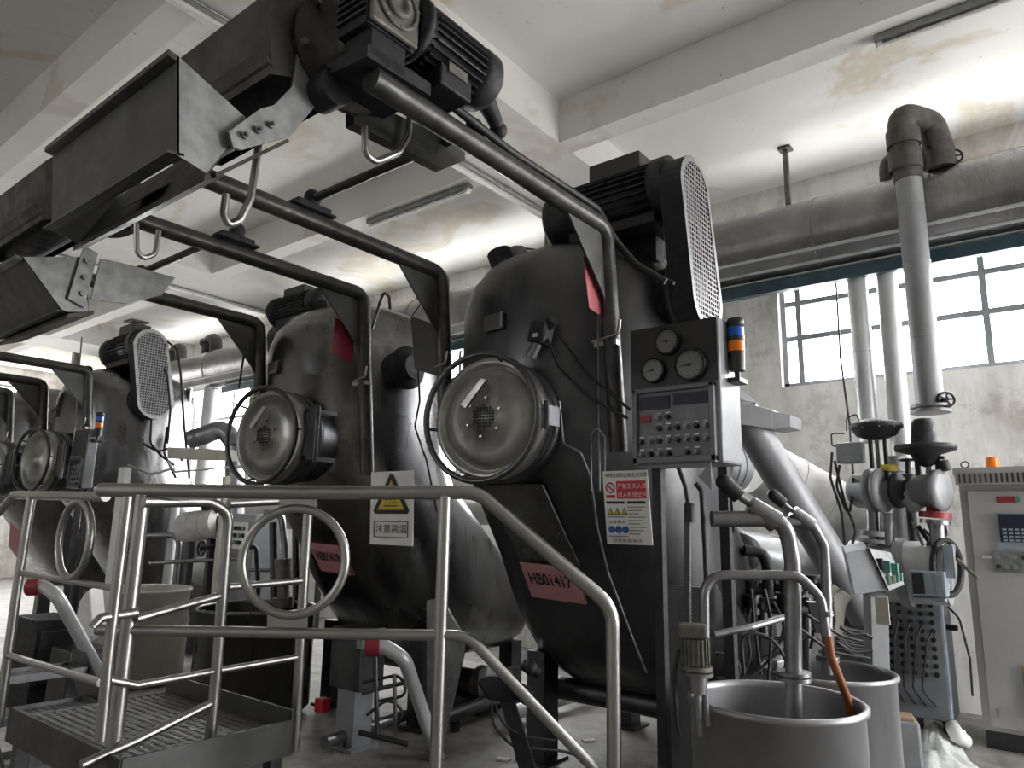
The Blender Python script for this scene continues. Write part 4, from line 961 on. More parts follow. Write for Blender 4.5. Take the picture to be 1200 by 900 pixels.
hpipe(oD(838, 545, 5.6), oD(862, 548, 5.7), .20, 'pipe', 'grey cylinder end showing right of the control panel', stands=(.1,))
hpipe(oD(862, 650, 5.75), oD(985, 668, 5.95), .20, 'pipe_light', 'pale horizontal cylinder behind the thick bent pipe', 'pipe', stands=(.5,))
hpipe((-6.9, 6.1, 1.95), (-3.0, 6.1, 1.95), .10, 'whitecloth', 'upper wrapped pipe seen between the two nearest vessels', group='wrapped pipes along the wall')
hpipe((-6.9, 5.85, 1.62), (-3.0, 5.85, 1.62), .13, 'pipe_light', 'lower pale pipe seen between the two nearest vessels', group='wrapped pipes along the wall')
hpipe((-12.0, 6.2, 1.6), (-7.2, 6.2, 1.6), .22, 'whitecloth', 'wrapped pipe low in the gap behind the round guard', group='wrapped pipes along the wall')
bm_ = thing('blower_motor', oD(862, 650, 4.5), 'black round motor end with a bent black pipe behind the thick bent pipe', 'motor')
MB().lathe(oD(870, 648, 4.7), (oD(855, 648, 4.3)-oD(870, 648, 4.7)), [(.02, -.1), (.115, -.08), (.125, .05), (.125, .13), (.10, .16), (.001, .17)], 28).build('motor_end', 'black', bm_)
MB().tube([oD(872, 645, 4.4), oD(893, 647, 4.4), oD(899, 662, 4.4), oD(900, 700, 4.4)], .034, 14, .07).build('bent_pipe', 'black', bm_)
MB().tube([oD(846, 655, 4.5), oD(844, 720, 4.5)], .02, 8).build('stand', 'black', bm_)

# upright brace bars behind the front pipes
for i, (a, b) in enumerate((((843, 678), (876, 745)), ((952, 706), (962, 742)))):
    tag(MB().hexa([q(a[0]-5, a[1], 4.1), q(a[0]+6, a[1], 4.1), q(b[0]+6, b[1], 4.1), q(b[0]-6, b[1], 4.1)], fw*.03).build('brace_bar', 'vessel_dark'), ['dark slanting brace bar left of the thick bent pipe', 'dark slanting brace bar right of the thick bent pipe'][i], 'brace')
tag(MB().hexa([q(985, 690, 4.6), q(1000, 700, 4.6), q(992, 712, 4.6), q(988, 745, 4.6), q(970, 748, 4.6), q(972, 700, 4.6)], fw*.12).build('plastic_jug', 'cream', bevel=.01), 'pale plastic jug between the pipes left of the control box', 'jug')

# ------------------------------------------------------------ valve group
YV = 6.02
g = lambda x, y, dy=0: oY(x, y, YV+dy)
va = thing('diaphragm_valve', g(1025, 600), 'diaphragm valve with mushroom top and small positioner box', 'valve', 'control valves')
c = g(1026, 500)
MB().lathe(c, (0, 0, -1), [(.001, -.055), (.10, -.05), (.175, -.02), (.19, -.005), (.19, .012), (.175, .02), (.14, .07), (.08, .095), (.05, .10)], 36).build('diaphragm_case', 'black', va)
for k in range(10): a = 2*PI*k/10; MB().cyl(c+V((math.cos(a)*.178, math.sin(a)*.178, .022)), c+V((math.cos(a)*.178, math.sin(a)*.178, -.022)), .010, seg=6).build('bolt', 'metergear', va)
MB().box(c+V((-.045, 0, -.25)), (.02, .06, .32)).box(c+V((.055, 0, -.25)), (.02, .06, .32)).build('yoke', 'black', va); MB().cyl(c+V((0, 0, -.1)), c+V((0, 0, -.45)), .014).build('valve_stem', 'pipe_steel', va)
MB().box(g(997, 531), (.19, .12, .16)).build('positioner_box', 'greypaint', va, bevel=.01)
MB().tube([g(985, 525), g(975, 522), g(974, 508), g(990, 508)], .006, 8, .02).tube([g(1008, 495), g(1003, 485), g(992, 490), g(992, 505)], .006, 8, .02).build('air_tube', 'rubber', va)
MB().lathe(g(1012, 575), (1, -.3, 0), [(.001, -.1), (.10, -.09), (.13, -.05), (.13, .06), (.165, .06), (.165, .09), (.12, .09), (.12, .13), (.165, .13), (.165, .16), (.05, .16)], 32).build('valve_body', 'pipe', va)
MB().cyl(g(1042, 552), g(1042, 545), .06).build('yellow_cap', 'yellow', va)
MB().tube([g(1020, 560), g(1020, 565), g(1024, 640)], .042, 16).build('down_pipe', 'pipe_steel', va); MB().cyl(g(1024, 622), g(1024, 628), .10).cyl(g(1024, 632), g(1024, 636), .10).build('flange', 'pipe', va)
MB().cyl(g(1040, 601), g(1040, 640), .05).build('down_pipe', 'pipe_steel', va)
vb = thing('reducing_valve', g(1085, 600), 'black valve with a flat disc and upright cylinder, right of the mushroom valve', 'valve', 'control valves')
MB().lathe(g(1084, 525), (0, 0, 1), [(.02, -.14), (.06, -.12), (.10, -.05), (.20, -.02), (.205, .0), (.20, .02), (.09, .035), (.075, .19), (.06, .215), (.02, .22)], 36).build('bonnet', 'black', vb)
MB().box(g(1076, 552), (.03, .06, .18)).box(g(1100, 552), (.03, .06, .18)).box(g(1088, 537), (.2, .06, .02)).cyl(g(1104, 540), g(1108, 552), .04).build('yoke', 'black', vb); MB().cyl(g(1088, 535), g(1088, 570), .018).build('valve_stem', 'pipe_steel', vb)
MB().lathe(g(1088, 575), (1, -.35, 0), [(.001, -.12), (.08, -.12), (.12, -.08), (.12, .06), (.15, .06), (.15, .10), (.10, .12), (.001, .13)], 32).build('valve_body', 'pipe', vb)
MB().cyl(g(1048, 573), g(1085, 573), .05).build('link_pipe', 'pipe', vb); MB().lathe(g(1050, 575), (1, -.3, 0), [(.001, 0), (.13, 0), (.13, .03), (.09, .04), (.08, .08)], 28).build('flange', 'black', vb)
MB().cyl(g(1093, 585), g(1093, 600), .042).cyl(g(1096, 600), g(1096, 607), .105).build('red_flange', 'maroon', vb)
MB().cyl(g(1096, 609), g(1096, 614), .10).cyl(g(1098, 614), g(1100, 650), .05).build('down_pipe', 'pipe_steel', vb)
MB().cyl(g(1060, 578), g(1077, 598), .075, .055).build('strainer', 'pipe', vb); MB().cyl(g(1059, 585), g(1062, 592), .03).build('red_mark', 'maroon', vb)
hv = thing('hand_valve', g(1064, 560, .3), 'small black hand valve behind, between the two control valves', 'valve')
handwheel(g(1064, 539, .3), (0, 0, 1), .055, hv, 'black'); MB().cyl(g(1064, 539, .3), g(1064, 555, .3), .02).cyl(g(1064, 556, .3), g(1064, 562, .3), .075).cyl(g(1064, 560, .3), V((g(1064, 560, .3).x, g(1064, 560, .3).y, 1.3)), .035).build('hand_valve_body', 'black', hv)
hv2 = thing('hand_valve', g(1049, 560, .5), 'valve neck under the right pale riser pipe', 'valve')
MB().cyl(g(1049, 535, .5), g(1050, 560, .5), .07, .045).cyl(g(1050, 548, .5), g(1050, 552, .5), .075).cyl(g(1050, 555, .5), V((g(1050, 555, .5).x, g(1050, 555, .5).y, 0)), .045).build('valve_neck', 'pipe', hv2)
# heat exchanger elbow below
he = thing('heat_exchanger', g(1060, 700, .1), 'grey heat exchanger end with big bent pipe below the control valves', 'exchanger')
MB().cyl(g(1000, 668, .1), g(1112, 672, .1), .225, seg=36).build('shell', 'pipe_light', he)
MB().cyl(g(1054, 670, .1), g(1066, 670, .1), .25, seg=36).build('shell_band', 'pipe', he)
MB().torus(g(1110, 665, .0), (1, -.35, 0), .19, .022, 36, 10).build('end_ring', 'black', he)
MB().cyl(g(1110, 665, .0), g(1114, 666, .0), .17).build('end_cover', 'pipe', he)
MB().cyl(g(1121, 655, -.1), g(1146, 678, -.15), .012).build('lever', 'metergear', he)
MB().box(g(1113, 658, -.15), (.06, .06, .22)).build('gauge_case', 'bluegrey', he)
for i in range(7):
    p = [g(1070+i*6, 612+(i % 3)*4), g(1076+i*6, 626), g(1082+(i*11) % 30, 640), g(1090+(i*7) % 26, 662)]
    MB().tube(p, .011+.004*(i % 2), 8, .06).build('small_pipe', ['pipe_steel', 'black', 'metergear'][i % 3], he)
for i, pts in enumerate((((975, 530), (973, 560), (986, 600), (990, 640)), ((978, 540), (990, 590), (1003, 620), (998, 642), (988, 648)), ((984, 545), (980, 570), (996, 610), (1000, 560)))):
    cable([g(x, y, -.1) for x, y in pts], .010, ['left one of the black air lines below the positioner box', 'thick black air line curling below the positioner box', 'crossing black air line below the positioner box'][i], fil=.15, group='air lines')

# ---------------------------------------------------- boxes and cabinets
cb = thing('open_control_box', oD(1030, 900, 4.5), 'grey control box with open side on a square post, terminals showing', 'control box')
b0 = [oD(990, 648, 4.5), oD(1017, 643, 4.5), oD(1040, 692, 4.5), oD(1001, 698, 4.5)]
MB().hexa(b0, rt*.07+fw*.20).build('box_shell', 'greypaint', cb, bevel=.008)
bp = [oD(1019, 643, 4.48), oD(1044, 648, 4.62), oD(1060, 685, 4.62), oD(1042, 692, 4.48)]
MB().hexa(bp, fw*.05).build('back_panel', 'galv', cb)
for k in range(3): MB().box(oD(1031+k*9, 661+k*3, 4.50), (.035, .04, .07)).build('relay', ['blackplastic', 'teal', 'teal'][k], cb)
for k in range(7): MB().box(oD(1041+k*2.6, 681-k*.8, 4.50), (.011, .03, .05)).build('terminal', 'cream' if k % 2 else 'teal', cb)
MB().hexa([oD(1020, 700, 4.5), oD(1041, 699, 4.5), oD(1046, 905, 4.5), oD(1026, 905, 4.5)], fw*.10).build('post', 'greypaint', cb, bevel=.004)
MB().box(oD(1034, 716, 4.44), (.075, .012, .16)).build('post_bracket', 'cream', cb)
MB().hexa([oD(1008, 868, 4.44), oD(1038, 864, 4.44), oD(1040, 877, 4.44), oD(1008, 882, 4.44)], FWH*.05).build('ledge', 'cream', cb)
jb = thing('pneumatic_cabinet', (-1.10, 6.55, 0), 'blue-grey cabinet with many air tube ports on its face', 'cabinet')
MB().box((-1.11, 6.56, .61), (.42, .36, .94)).build('cabinet_body', 'bluegrey', jb, bevel=.006)
MB().box((-1.115, 6.372, .61), (.40, .012, .92)).build('port_plate', 'greypaint', jb)
for x in (-1.27, -.95):
    for y in (6.42, 6.70): MB().box((x, y, .07), (.04, .04, .14)).build('leg', 'black', jb)
for r_ in range(9):
    for c_ in range(5):
        p = V((-1.26+c_*.072, 6.366, .96-r_*.062-(c_ % 2)*.004))
        MB().cyl(p, p+V((0, -.035, 0)), .017, seg=10).build('port', 'black', jb)
for c_ in range(5):
    x = -1.26+c_*.072; MB().tube([(x, 6.34, .9-c_*.03), (x-.04, 6.30, .7), (x-.06-c_*.01, 6.32, .35), (x-.02, 6.36, .24)], .007, 6, .08).build('air_tube', 'rubber', jb)
for k in range(4): MB().box((-.895, 6.46+k*.05, .92), (.008, .022, .09)).build('valve_knob', 'white', jb)
MB().cyl((-.895, 6.48, .80), (-.83, 6.46, .80), .022).build('lock', 'black', jb)
I = lambda x, y: oD(x, y, 5.0)
sb = thing('indicator_box', I(1090, 697), 'small slanted box with two grey screens on top of the port cabinet', 'box')
_c = I(1088, 684)
MB().box((_c.x, _c.y+.06, _c.z), (.21, .15, .17)).build('housing', 'bluegrey', sb, bevel=.008)
MB().box((_c.x+.005, _c.y-.018, _c.z), (.045, .006, .12)).build('screen', 'display', sb); MB().box((_c.x+.065, _c.y-.018, _c.z), (.045, .006, .12)).build('screen', 'display', sb)
MB().box((_c.x-.06, _c.y-.018, _c.z), (.07, .006, .14)).build('dark_cover', 'blackplastic', sb)
_p = I(1090, 700); MB().box((_p.x-.02, _p.y+.10, _p.z-.02), (.20, .12, .02)).build('base_plate', 'bluegrey', sb)
# tall control cabinet at the right edge
cc = thing('control_cabinet', (-.2, 6.7, 0), 'tall grey steel control cabinet with orange beacon at the right edge', 'cabinet')
MB().box((-.22, 6.70, 1.02), (1.0, .56, 1.80)).build('cabinet_body', 'cabinet', cc, bevel=.006)
MB().box((-.22, 6.70, .06), (.98, .54, .12)).build('plinth', 'vessel_dark', cc)
MB().box((-.22, 6.66, 1.955), (1.04, .66, .05)).box((-.22, 6.345, 1.90), (1.02, .04, .09)).build('top_cover', 'cabinet', cc)
MB().box((-.22, 6.41, .98), (.90, .02, 1.66)).build('cabinet_door', 'cabinet', cc, bevel=.004)
lv = MB()
for k in range(30): lv.box((-.70+k*.033, 6.322, 1.90), (.012, .006, .07))
lv.build('louvre', 'vessel_dark', cc)
MB().cyl((-.50, 6.56, 1.98), (-.50, 6.56, 1.995), .05).cyl((-.50, 6.56, 1.99), (-.50, 6.56, 2.07), .045, .042, 24).build('beacon', 'orangelens', cc)
MB().torus((-.68, 6.55, 2.02), (0, 1, 0), .025, .006, 20, 6).build('lifting_eye', 'metergear', cc)
MB().box((-.425, 6.398, 1.745), (.13, .008, .045)).build('digital_display', 'maroon', cc); MB().box((-.36, 6.396, 1.745), (.03, .008, .035)).build('digital_display', 'teal', cc)
MB().box((-.36, 6.396, 1.52), (.30, .012, .26)).build('display_frame', 'bluegrey', cc); sc_ = MB().box((-.36, 6.388, 1.54), (.26, .006, .20)).build('display', 'screen', cc)
for r_ in range(4):
    for c_ in range(6): MB().box((-.46+c_*.038, 6.384, 1.53-r_*.026), (.026, .004, .015)).build('display_cell', 'bluegrey', cc)
MB().box((-.36, 6.396, 1.30), (.38, .01, .15)).build('button_strip', 'galv', cc)
for r_ in range(2):
    for c_ in range(7):
        if (r_, c_) in ((0, 1), (1, 6)): continue
        p = V((-.52+c_*.052, 6.392, 1.335-r_*.07)); MB().cyl(p, p+V((0, -.02, 0)), .016, seg=14).build('push_button', 'blackplastic' if (r_*7+c_) % 4 == 3 else 'display', cc)
MB().box((-.585, 6.396, 1.33), (.06, .006, .02)).build('name_strip', 'white', cc)
MB().box((-.30, 6.394, .42), (.30, .014, .34)).build('vent_grille', 'display', cc); vg = MB()
for k in range(14): vg.box((-.30, 6.385, .27+k*.022), (.28, .006, .008))
vg.build('vent_slats', 'vessel_dark', cc); MB().box((-.30, 6.384, .575), (.30, .006, .035)).build('tape', 'brick', cc)
MB().box((-.62, 6.38, .25), (.02, .02, .06)).build('door_lock', 'rail', cc)
cable([(-.87, 6.44, .95), (-.80, 6.40, .88), (-.755, 6.38, .6), (-.76, 6.36, .35)], .008, 'black cable between the port cabinet and the tall cabinet', fil=.1)

# floor things at the lower right
fs_ = MB(); nx, ny = 16, 10; P0 = oZ(1050, 895, .02); 
c4 = [oZ(1078, 862, .03), oZ(1098, 852, .03), oZ(1148, 905, .03), oZ(1060, 935, .03)]
vs_ = []
for i in range(nx):
    for j in range(ny):
        u, v = i/(nx-1), j/(ny-1); a = c4[0].lerp(c4[1], u); b = c4[3].lerp(c4[2], u); p = a.lerp(b, v); p.z = .02+.05*random.random()+.06*math.sin(u*PI)*math.sin(v*PI); vs_.append(p)
fs_.add(vs_, [(i*ny+j, i*ny+j+1, (i+1)*ny+j+1, (i+1)*ny+j) for i in range(nx-1) for j in range(ny-1)], True)
o = fs_.build('plastic_sheet', 'film'); sd = o.modifiers.new('sd', 'SOLIDIFY'); sd.thickness = .006
tag(o, 'crumpled clear plastic sheet lying on the floor before the tall cabinet', 'sheet')
tag(MB().tube([oZ(1098, 838, .05), oZ(1115, 850, .10), oZ(1122, 862, .14), oZ(1130, 868, .05)], .05, 14, .06).build('white_hose', 'white'), 'pale thick hose piece on the floor at the foot of the port cabinet', 'hose')
cn = thing('square_canister', (-1.0, 4.95, 0), 'pale square canister with brown lid beside the post of the control box', 'canister')
pc = oD(1062, 900, 4.75); MB().box((pc.x, pc.y, .17), (.17, .20, .34), Matrix.Rotation(.3, 3, 'Z')).build('canister_body', 'greypaint', cn, bevel=.015); MB().box((pc.x, pc.y, .35), (.13, .15, .03), Matrix.Rotation(.3, 3, 'Z')).build('canister_lid', 'brick', cn, bevel=.01)

# --------------------------------------------------- under and between the vessels
def taped(pts, r, label):
    t = thing('drain_pipe', pts[-1], label, 'pipe', 'bent drain pipes with red tape')
    MB().tube(pts, r, 16, .10).build('pipe_run', 'pipe_light', t)
    MB().cyl(pts[0], V(pts[0]).lerp(pts[1], .8), r*1.35, seg=14).build('red_tape', 'redsheet', t)
    MB().cyl(V(pts[-1])+V((0, 0, 0)), V(pts[-1])+V((0, 0, .012)), r*2, seg=16).build('base_flange', 'pipe_steel', t)
def to_floor(p): p = V(p); return V((p.x+.05, p.y, 0))
a = [oD(430, 758, 4.3), oD(450, 757, 4.3), oD(474, 772, 4.3), oD(512, 880, 4.25)]
taped(a[:-1]+[oZ(514, 890, 0.0)], .042, 'pale bent pipe with red tape left of the middle post of the railing')
a = [oD(34, 688, 4.9), oD(52, 687, 4.9), oD(68, 700, 4.9), oD(112, 785, 4.8)]
taped(a[:-1]+[oZ(150, 850, 0)], .042, 'pale bent pipe with red tape at the lower left, before the third vessel')
t = thing('actuator_stand', oD(612, 900, 3.9), 'black actuator on a leaning black post behind the sloping handrail', 'actuator')
K = lambda x, y: oD(x, y, 3.9)
MB().hexa([K(558, 800), K(570, 793), K(604, 798), K(606, 824), K(572, 822)], fw*.16).build('actuator_body', 'black', t, bevel=.015)
MB().cyl(K(600, 806), K(622, 818), .045).build('actuator_motor', 'black', t)
MB().sphere(K(622, 783), .038).cyl(K(612, 778), K(632, 790), .03).build('actuator_knob', 'black', t)
MB().tube([K(590, 797), K(592, 785), K(602, 782), K(614, 784)], .008, 8, .02).build('handle', 'metergear', t)
zf = oZ(626, 905, 0)
MB().hexa([K(586, 822), K(602, 820), oD(632, 915, 3.9), oD(612, 915, 3.9)], fw*.05).build('leaning_post', 'black', t)
cable([K(575, 826), K(578, 850), K(600, 875), oD(660, 880, 4.1), oD(690, 890, 4.1)], .008, 'black cable drooping from the black actuator along the floor', fil=.12, group='floor cables')
cable([K(580, 826), K(590, 850), K(610, 862), oD(650, 868, 4.2)], .007, 'shorter black cable drooping beside it from the black actuator', fil=.12, group='floor cables')
tag(MB().hexa([oY(500, 704, 3.72), oY(516, 700, 3.72), oY(546, 752, 3.72), oY(516, 880, 3.72), oY(514, 902, 3.72), oY(500, 904, 3.72)], (0, .02, 0)).build('support_bracket', 'galv'), 'pale triangular support plate beside the middle post, under the second vessel', 'support')
t = thing('pedestal', (-4.75, 3.9, 0), 'pale pedestal carrying a dark box below the second vessel', 'pedestal')
p = oZ(402, 878, 0); MB().box((p.x, p.y+.08, .19), (.18, .16, .38)).box((p.x, p.y+.08, .01), (.26, .24, .02)).build('pedestal_column', 'greypaint', t); WLOC['x'] = p
MB().box((p.x, p.y+.08, .58), (.32, .22, .40)).build('dark_box', 'vessel_dark', t, bevel=.01); MB().box((p.x+.16, p.y-.035, .70), (.06, .02, .07)).build('switch', 'display', t)
for i, (p0, p1, r, m_, lab) in enumerate((
        (oZ(590, 838, .10), oZ(760, 790, .10), .055, 'pipe_light', 'pale pipe lying near the floor behind the nearest vessel leg'),
        (oZ(520, 842, .12), oZ(600, 812, .12), .05, 'vessel_dark', 'dark pipe lying near the floor between the two nearest vessels'),
        (oZ(380, 870, .08), oZ(500, 830, .08), .04, 'pipe_steel', 'steel pipe near the floor beyond the pedestal'))):
    MBx = MB().cyl(p0, p1, r, seg=20)
    for u in (.15, .85): c = V(p0).lerp(V(p1), u); MBx.box((c.x, c.y, c.z/2-r/2), (.05, .05, max(c.z-r, .02)+.02))
    tag(MBx.build('floor_pipe', m_), lab, 'pipe')
for cx_, lab in ((-2.42, 'dark cross beam low under the nearest vessel'), (-4.58, 'dark cross beam low under the second vessel')):
    tag(MB().cyl((cx_-.62, 4.35, .40), (cx_+.62, 4.35, .40), .075, seg=20).build('base_beam', 'vessel_dark'), lab, 'beam')
# drain elbow on each belly
random.seed(11)
# ---- clutter in the gap between the second and third vessels
G = lambda x, y, d=7.2: oD(x, y, d)
t = thing('grey_switch_cabinet', G(286, 700), 'grey cabinet with a white plate of buttons in the gap behind the loop post', 'cabinet')
b_ = G(288, 625); MB().box((b_.x, b_.y+.12, .78), (.46, .35, 1.56)).build('cabinet_body', 'greypaint', t, bevel=.008)
MB().box((b_.x, b_.y-.07, b_.z-.02), (.34, .03, .26)).build('button_plate', 'white', t)
for r_ in range(3):
    for c_ in range(4): p = V((b_.x-.11+c_*.07, b_.y-.085, b_.z+.05-r_*.07)); MB().cyl(p, p+V((0, -.02, 0)), .022, seg=12).build('push_button', 'blackplastic' if (r_+c_) % 3 else 'display', t)
def pp(pts, r, mat, label, group='steel pipes in the left gap', fil=.12, name='process_pipe', foot=False):
    pts = [V(p) for p in pts]
    mb = MB().tube(pts, r, 14, fil)
    return tag(mb.build(name, mat), label, 'pipe', group)
pp([G(222, 516, 7.8), G(262, 502, 7.8), G(275, 520, 7.8), G(275, 640, 7.8), V((G(275, 640, 7.8).x, G(275, 640, 7.8).y, 0))], .105, 'pipe_steel', 'thick steel elbow pipe left of the second door', fil=.2)
pp([G(178, 578, 7.8), G(207, 577, 7.8), V((G(207, 577, 7.8).x, G(207, 577, 7.8).y, 0))], .05, 'pipe_light', 'pale bent pipe beside the loop post, going to the floor')
pp([G(150, 628, 7.6), G(211, 627, 7.6), V((G(211, 627, 7.6).x, G(211, 627, 7.6).y, 0))], .03, 'pipe_steel', 'thin bent pipe in front of the pale bent one')
pp([G(175, 660), G(320, 652)], .02, 'pipe_steel', 'thin level rod crossing the gap low down')
pp([G(200, 588), G(235, 583), G(262, 580)], .035, 'pipe_light', 'short level pipe above the wrapped lump')
pp([G(300, 545), G(205, 553), G(196, 540)], .012, 'pipe_light', 'pale cable rail under the horizontal duct', fil=.03)
hpipe(G(218, 618, 7.4), G(258, 612, 7.2), .155, 'whitecloth', 'wrapped lump with dark valve in the gap, between loop post and far tub')
hpipe(G(222, 668, 8.4), G(268, 662, 8.4), .20, 'pipe_light', 'pale cylinder low in the gap below the wrapped lump')
t = thing('gap_valve', G(252, 612), 'dark valve with crossed straps on the wrapped lump', 'valve')
MB().cyl(G(240, 590), G(258, 596), .07).cyl(G(248, 596), G(264, 640), .05).build('valve_body', 'black', t); handwheel(G(236, 643, 7.1), (0, -1, 0), .07, t)
MB().cyl(G(236, 643, 7.1), G(250, 640, 7.2), .02).build('valve_stem', 'black', t)
for i, (pts, r, m_) in enumerate(((((310, 600), (330, 604), (334, 640), (334, 720)), .03, 'pipe_steel'), (((288, 642), (300, 640), (303, 690), (300, 720)), .02, 'black'), (((320, 612), (322, 720)), .035, 'vessel_dark'), (((346, 600), (347, 730)), .03, 'vessel_dark'), (((355, 600), (352, 730)), .02, 'pipe_steel'), (((292, 668), (338, 668)), .018, 'pipe_steel'))):
    cable([oD(x, y, 6.4) for x, y in pts]+([V((oD(*pts[-1], 6.4).x, oD(*pts[-1], 6.4).y, 0))] if pts[-1][1] > 700 else []), r, ['bent steel pipe behind the round guard', 'black bent pipe at the left inside of the round guard', 'dark upright pipe behind the round guard, centre', 'dark upright pipe behind the round guard, right of centre', 'thin upright pipe behind the round guard, farthest right', 'short level rod behind the round guard'][i], 'pipe', m_, 'upright_pipe', .08, 'pipes behind the round guard')
t = thing('gap_pump', oD(333, 720, 6.2), 'upright pump with motor behind the round guard', 'pump')
MB().cyl(oD(332, 655, 6.2), oD(332, 680, 6.2), .075).cyl(oD(332, 682, 6.2), oD(332, 700, 6.2), .05).cyl(oD(332, 700, 6.2), oD(332, 712, 6.2), .09).build('pump_body', 'metergear', t)
pB = oD(332, 712, 6.2); MB().cyl(pB, (pB.x, pB.y, 0), .04).build('pump_column', 'vessel_dark', t)
# air lines and leads hanging at the right of the third vessel
for i, pts in enumerate((((178, 490), (176, 520), (190, 535), (204, 545)), ((196, 500), (192, 530), (200, 548), (206, 560)), ((168, 520), (186, 530), (200, 524), (214, 540)), ((150, 545), (178, 556), (206, 548)), ((196, 400), (208, 410), (212, 440), (216, 500), (222, 560)), ((188, 424), (196, 440), (200, 480), (196, 520)))):
    cable([oD(x, y, 7.6) for x, y in pts], .013, ['black lead below the far belt guard, leftmost', 'black lead below the far belt guard, next to the pale cylinder', 'black lead looping level below the far belt guard', 'pale lead sagging under the far signal tower', 'bent dark pipe over the duct beside the far belt guard', 'short dark hose right of the far belt guard'][i], mat='rubber' if i != 3 else 'pipe_light', fil=.15, group='leads at the third vessel')
# tall thin pipes on the right of the third vessel
for i, x in enumerate((205, 213, 221)):
    p = oD(x, 470, 8.2); q_ = oD(x+12, 560, 8.2)
    tag(MB().cyl((p.x, p.y, 0.0), (p.x, p.y, p.z+.15), .03, seg=12).build('upright_pipe', 'pipe_steel'), ['thin upright pipe right of the far belt guard, left of three', 'thin upright pipe right of the far belt guard, middle of three', 'thin upright pipe right of the far belt guard, right of three'][i], 'pipe', 'thin upright pipes by the third vessel')
# small bits near the platform
_m = oZ(50, 760, .45); tag(MB().box((_m.x, _m.y, .35), (.5, .3, .7)).box((_m.x+.27, _m.y, .42), (.02, .26, .4)).build('motor_housing', 'black', bevel=.02), 'black motor block behind the steps at the lower left', 'motor')
tag(MB().hexa([oD(92, 705, 5.6), oD(104, 690, 5.6), oD(108, 745, 5.6), oD(96, 760, 5.6), oD(84, 740, 5.6)], fw*.2).build('white_jug', 'white', bevel=.02), 'white jug behind the red taped pipe at the lower left', 'jug')
tag(MB().box(oD(378, 826, 5.2), (.08, .08, .09)).build('red_box', 'red', bevel=.006), 'small red box on the floor between platform and pedestal', 'box')
MBs = oD(378, 832, 5.2)
# signs of use: red tags on the third vessel's belly
for i, (px_, lab) in enumerate(((( (89, 618), (103, 640), (105, 655), (97, 652)), 'pink tag on the third vessel seen through the left round guard'), (((12, 612), (26, 625), (24, 660), (10, 640)), 'pink tag at the far left behind the end of the railing'))):
    q_ = [oD(x, y, 7.9) for x, y in px_]; tag(MB().hexa(q_, fw*.01).build('number_tag', 'pinktag'), lab, 'label', 'pink number tags')

# pipes, rods and leads under the second vessel, beside the pedestal
for i, (pts, r, m_) in enumerate(((((425, 800), (470, 790), (478, 815), (440, 822)), .010, 'rubber'), (((430, 838), (455, 818), (475, 835), (462, 855)), .009, 'rubber'), (((420, 858), (478, 872)), .018, 'vessel_dark'), (((440, 770), (442, 860)), .016, 'vessel_dark'), (((462, 790), (464, 862)), .014, 'metergear'), (((424, 812), (474, 800)), .014, 'vessel_dark'))):
    cable([oD(x, y, 4.8) for x, y in pts], r, ['upper black lead looped under the second vessel', 'lower black lead looped under the second vessel', 'sloping dark rod under the second vessel', 'upright dark rod nearest the pedestal', 'upright grimy rod left of the pale bent pipe', 'level dark rod between the two upright rods'][i], 'cable' if i < 2 else 'rod', m_, 'cable' if i < 2 else 'steel_rod', .08, 'small lines under the second vessel')
t = thing('floor_pump', (-4.15, 4.75, 0), 'dark pump with round casing low behind the pale bent pipe', 'pump')
MB().cyl((-4.35, 4.75, .22), (-4.05, 4.75, .22), .10, seg=20).build('pump_motor', 'black', t); MB().cyl((-4.04, 4.75, .22), (-3.94, 4.75, .22), .14, seg=24).build('pump_casing', 'metergear', t)
MB().box((-4.15, 4.75, .06), (.46, .26, .12)).build('pump_base', 'vessel_dark', t)
for i, (x, y, lab) in enumerate(((590, 890, 'pale scrap on the floor left of the black actuator'), (690, 868, 'thin offcut on the floor behind the sloping handrail'))):
    p = oZ(x, y, .005); tag(MB().box((p.x, p.y, .006), (.09, .05, .012), Matrix.Rotation(.7*i+.3, 3, 'Z')).build('floor_scrap', 'cream'), lab, 'scrap')
_j = oD(96, 758, 5.65); tag(MB().box((_j.x, _j.y, _j.z/2), (.34, .30, _j.z)).build('metal_crate', 'vessel_dark', bevel=.01), 'dark metal crate carrying the white jug at the lower left', 'crate')

# ------------------------------------- dark small works behind the front tubs
t = thing('valve_manifold', oD(915, 760, 4.5), 'dark cluster of small valves and elbows behind the thick bent pipe', 'valve')
random.seed(21)
for k in range(9):
    x, y = 884+(k % 5)*17+random.uniform(-3, 3), 690+(k//5)*22+random.uniform(-4, 4); c = oD(x, y, 4.45+random.uniform(-.08, .08))
    MB().cyl(c-V((0, 0, .05)), c+V((0, 0, .05)), .030+.01*(k % 2), seg=14).cyl(c+V((0, 0, .05)), c+V((0, 0, .065)), .05, seg=14).cyl(c-V((.06, 0, 0)), c+V((.06, 0, 0)), .022, seg=10).build('small_valve', ['metergear', 'black', 'vessel_dark'][k % 3], t)
MB().cyl(oD(876, 712, 4.5), oD(965, 716, 4.5), .035).cyl(oD(895, 745, 4.5), oD(893, 700, 4.5), .03).cyl(oD(945, 800, 4.5), oD(945, 700, 4.5), .03).build('header_pipe', 'vessel_dark', t)
p_ = oD(920, 716, 4.5); MB().box((p_.x, p_.y+.06, p_.z/2-.02), (.06, .06, p_.z-.02)).build('stand', 'vessel_dark', t)
names = ['black cable falling from the valve cluster, nearest the panel stand', 'black cable curling round the valve cluster', 'black cable crossing below the valve cluster', 'black cable rising to the right of the valve cluster', 'black cable hanging between pipe and control box, left one', 'black cable hanging between pipe and control box, middle one', 'black cable hanging between pipe and control box, right one', 'thin dark lead over the rim of the hidden tub']
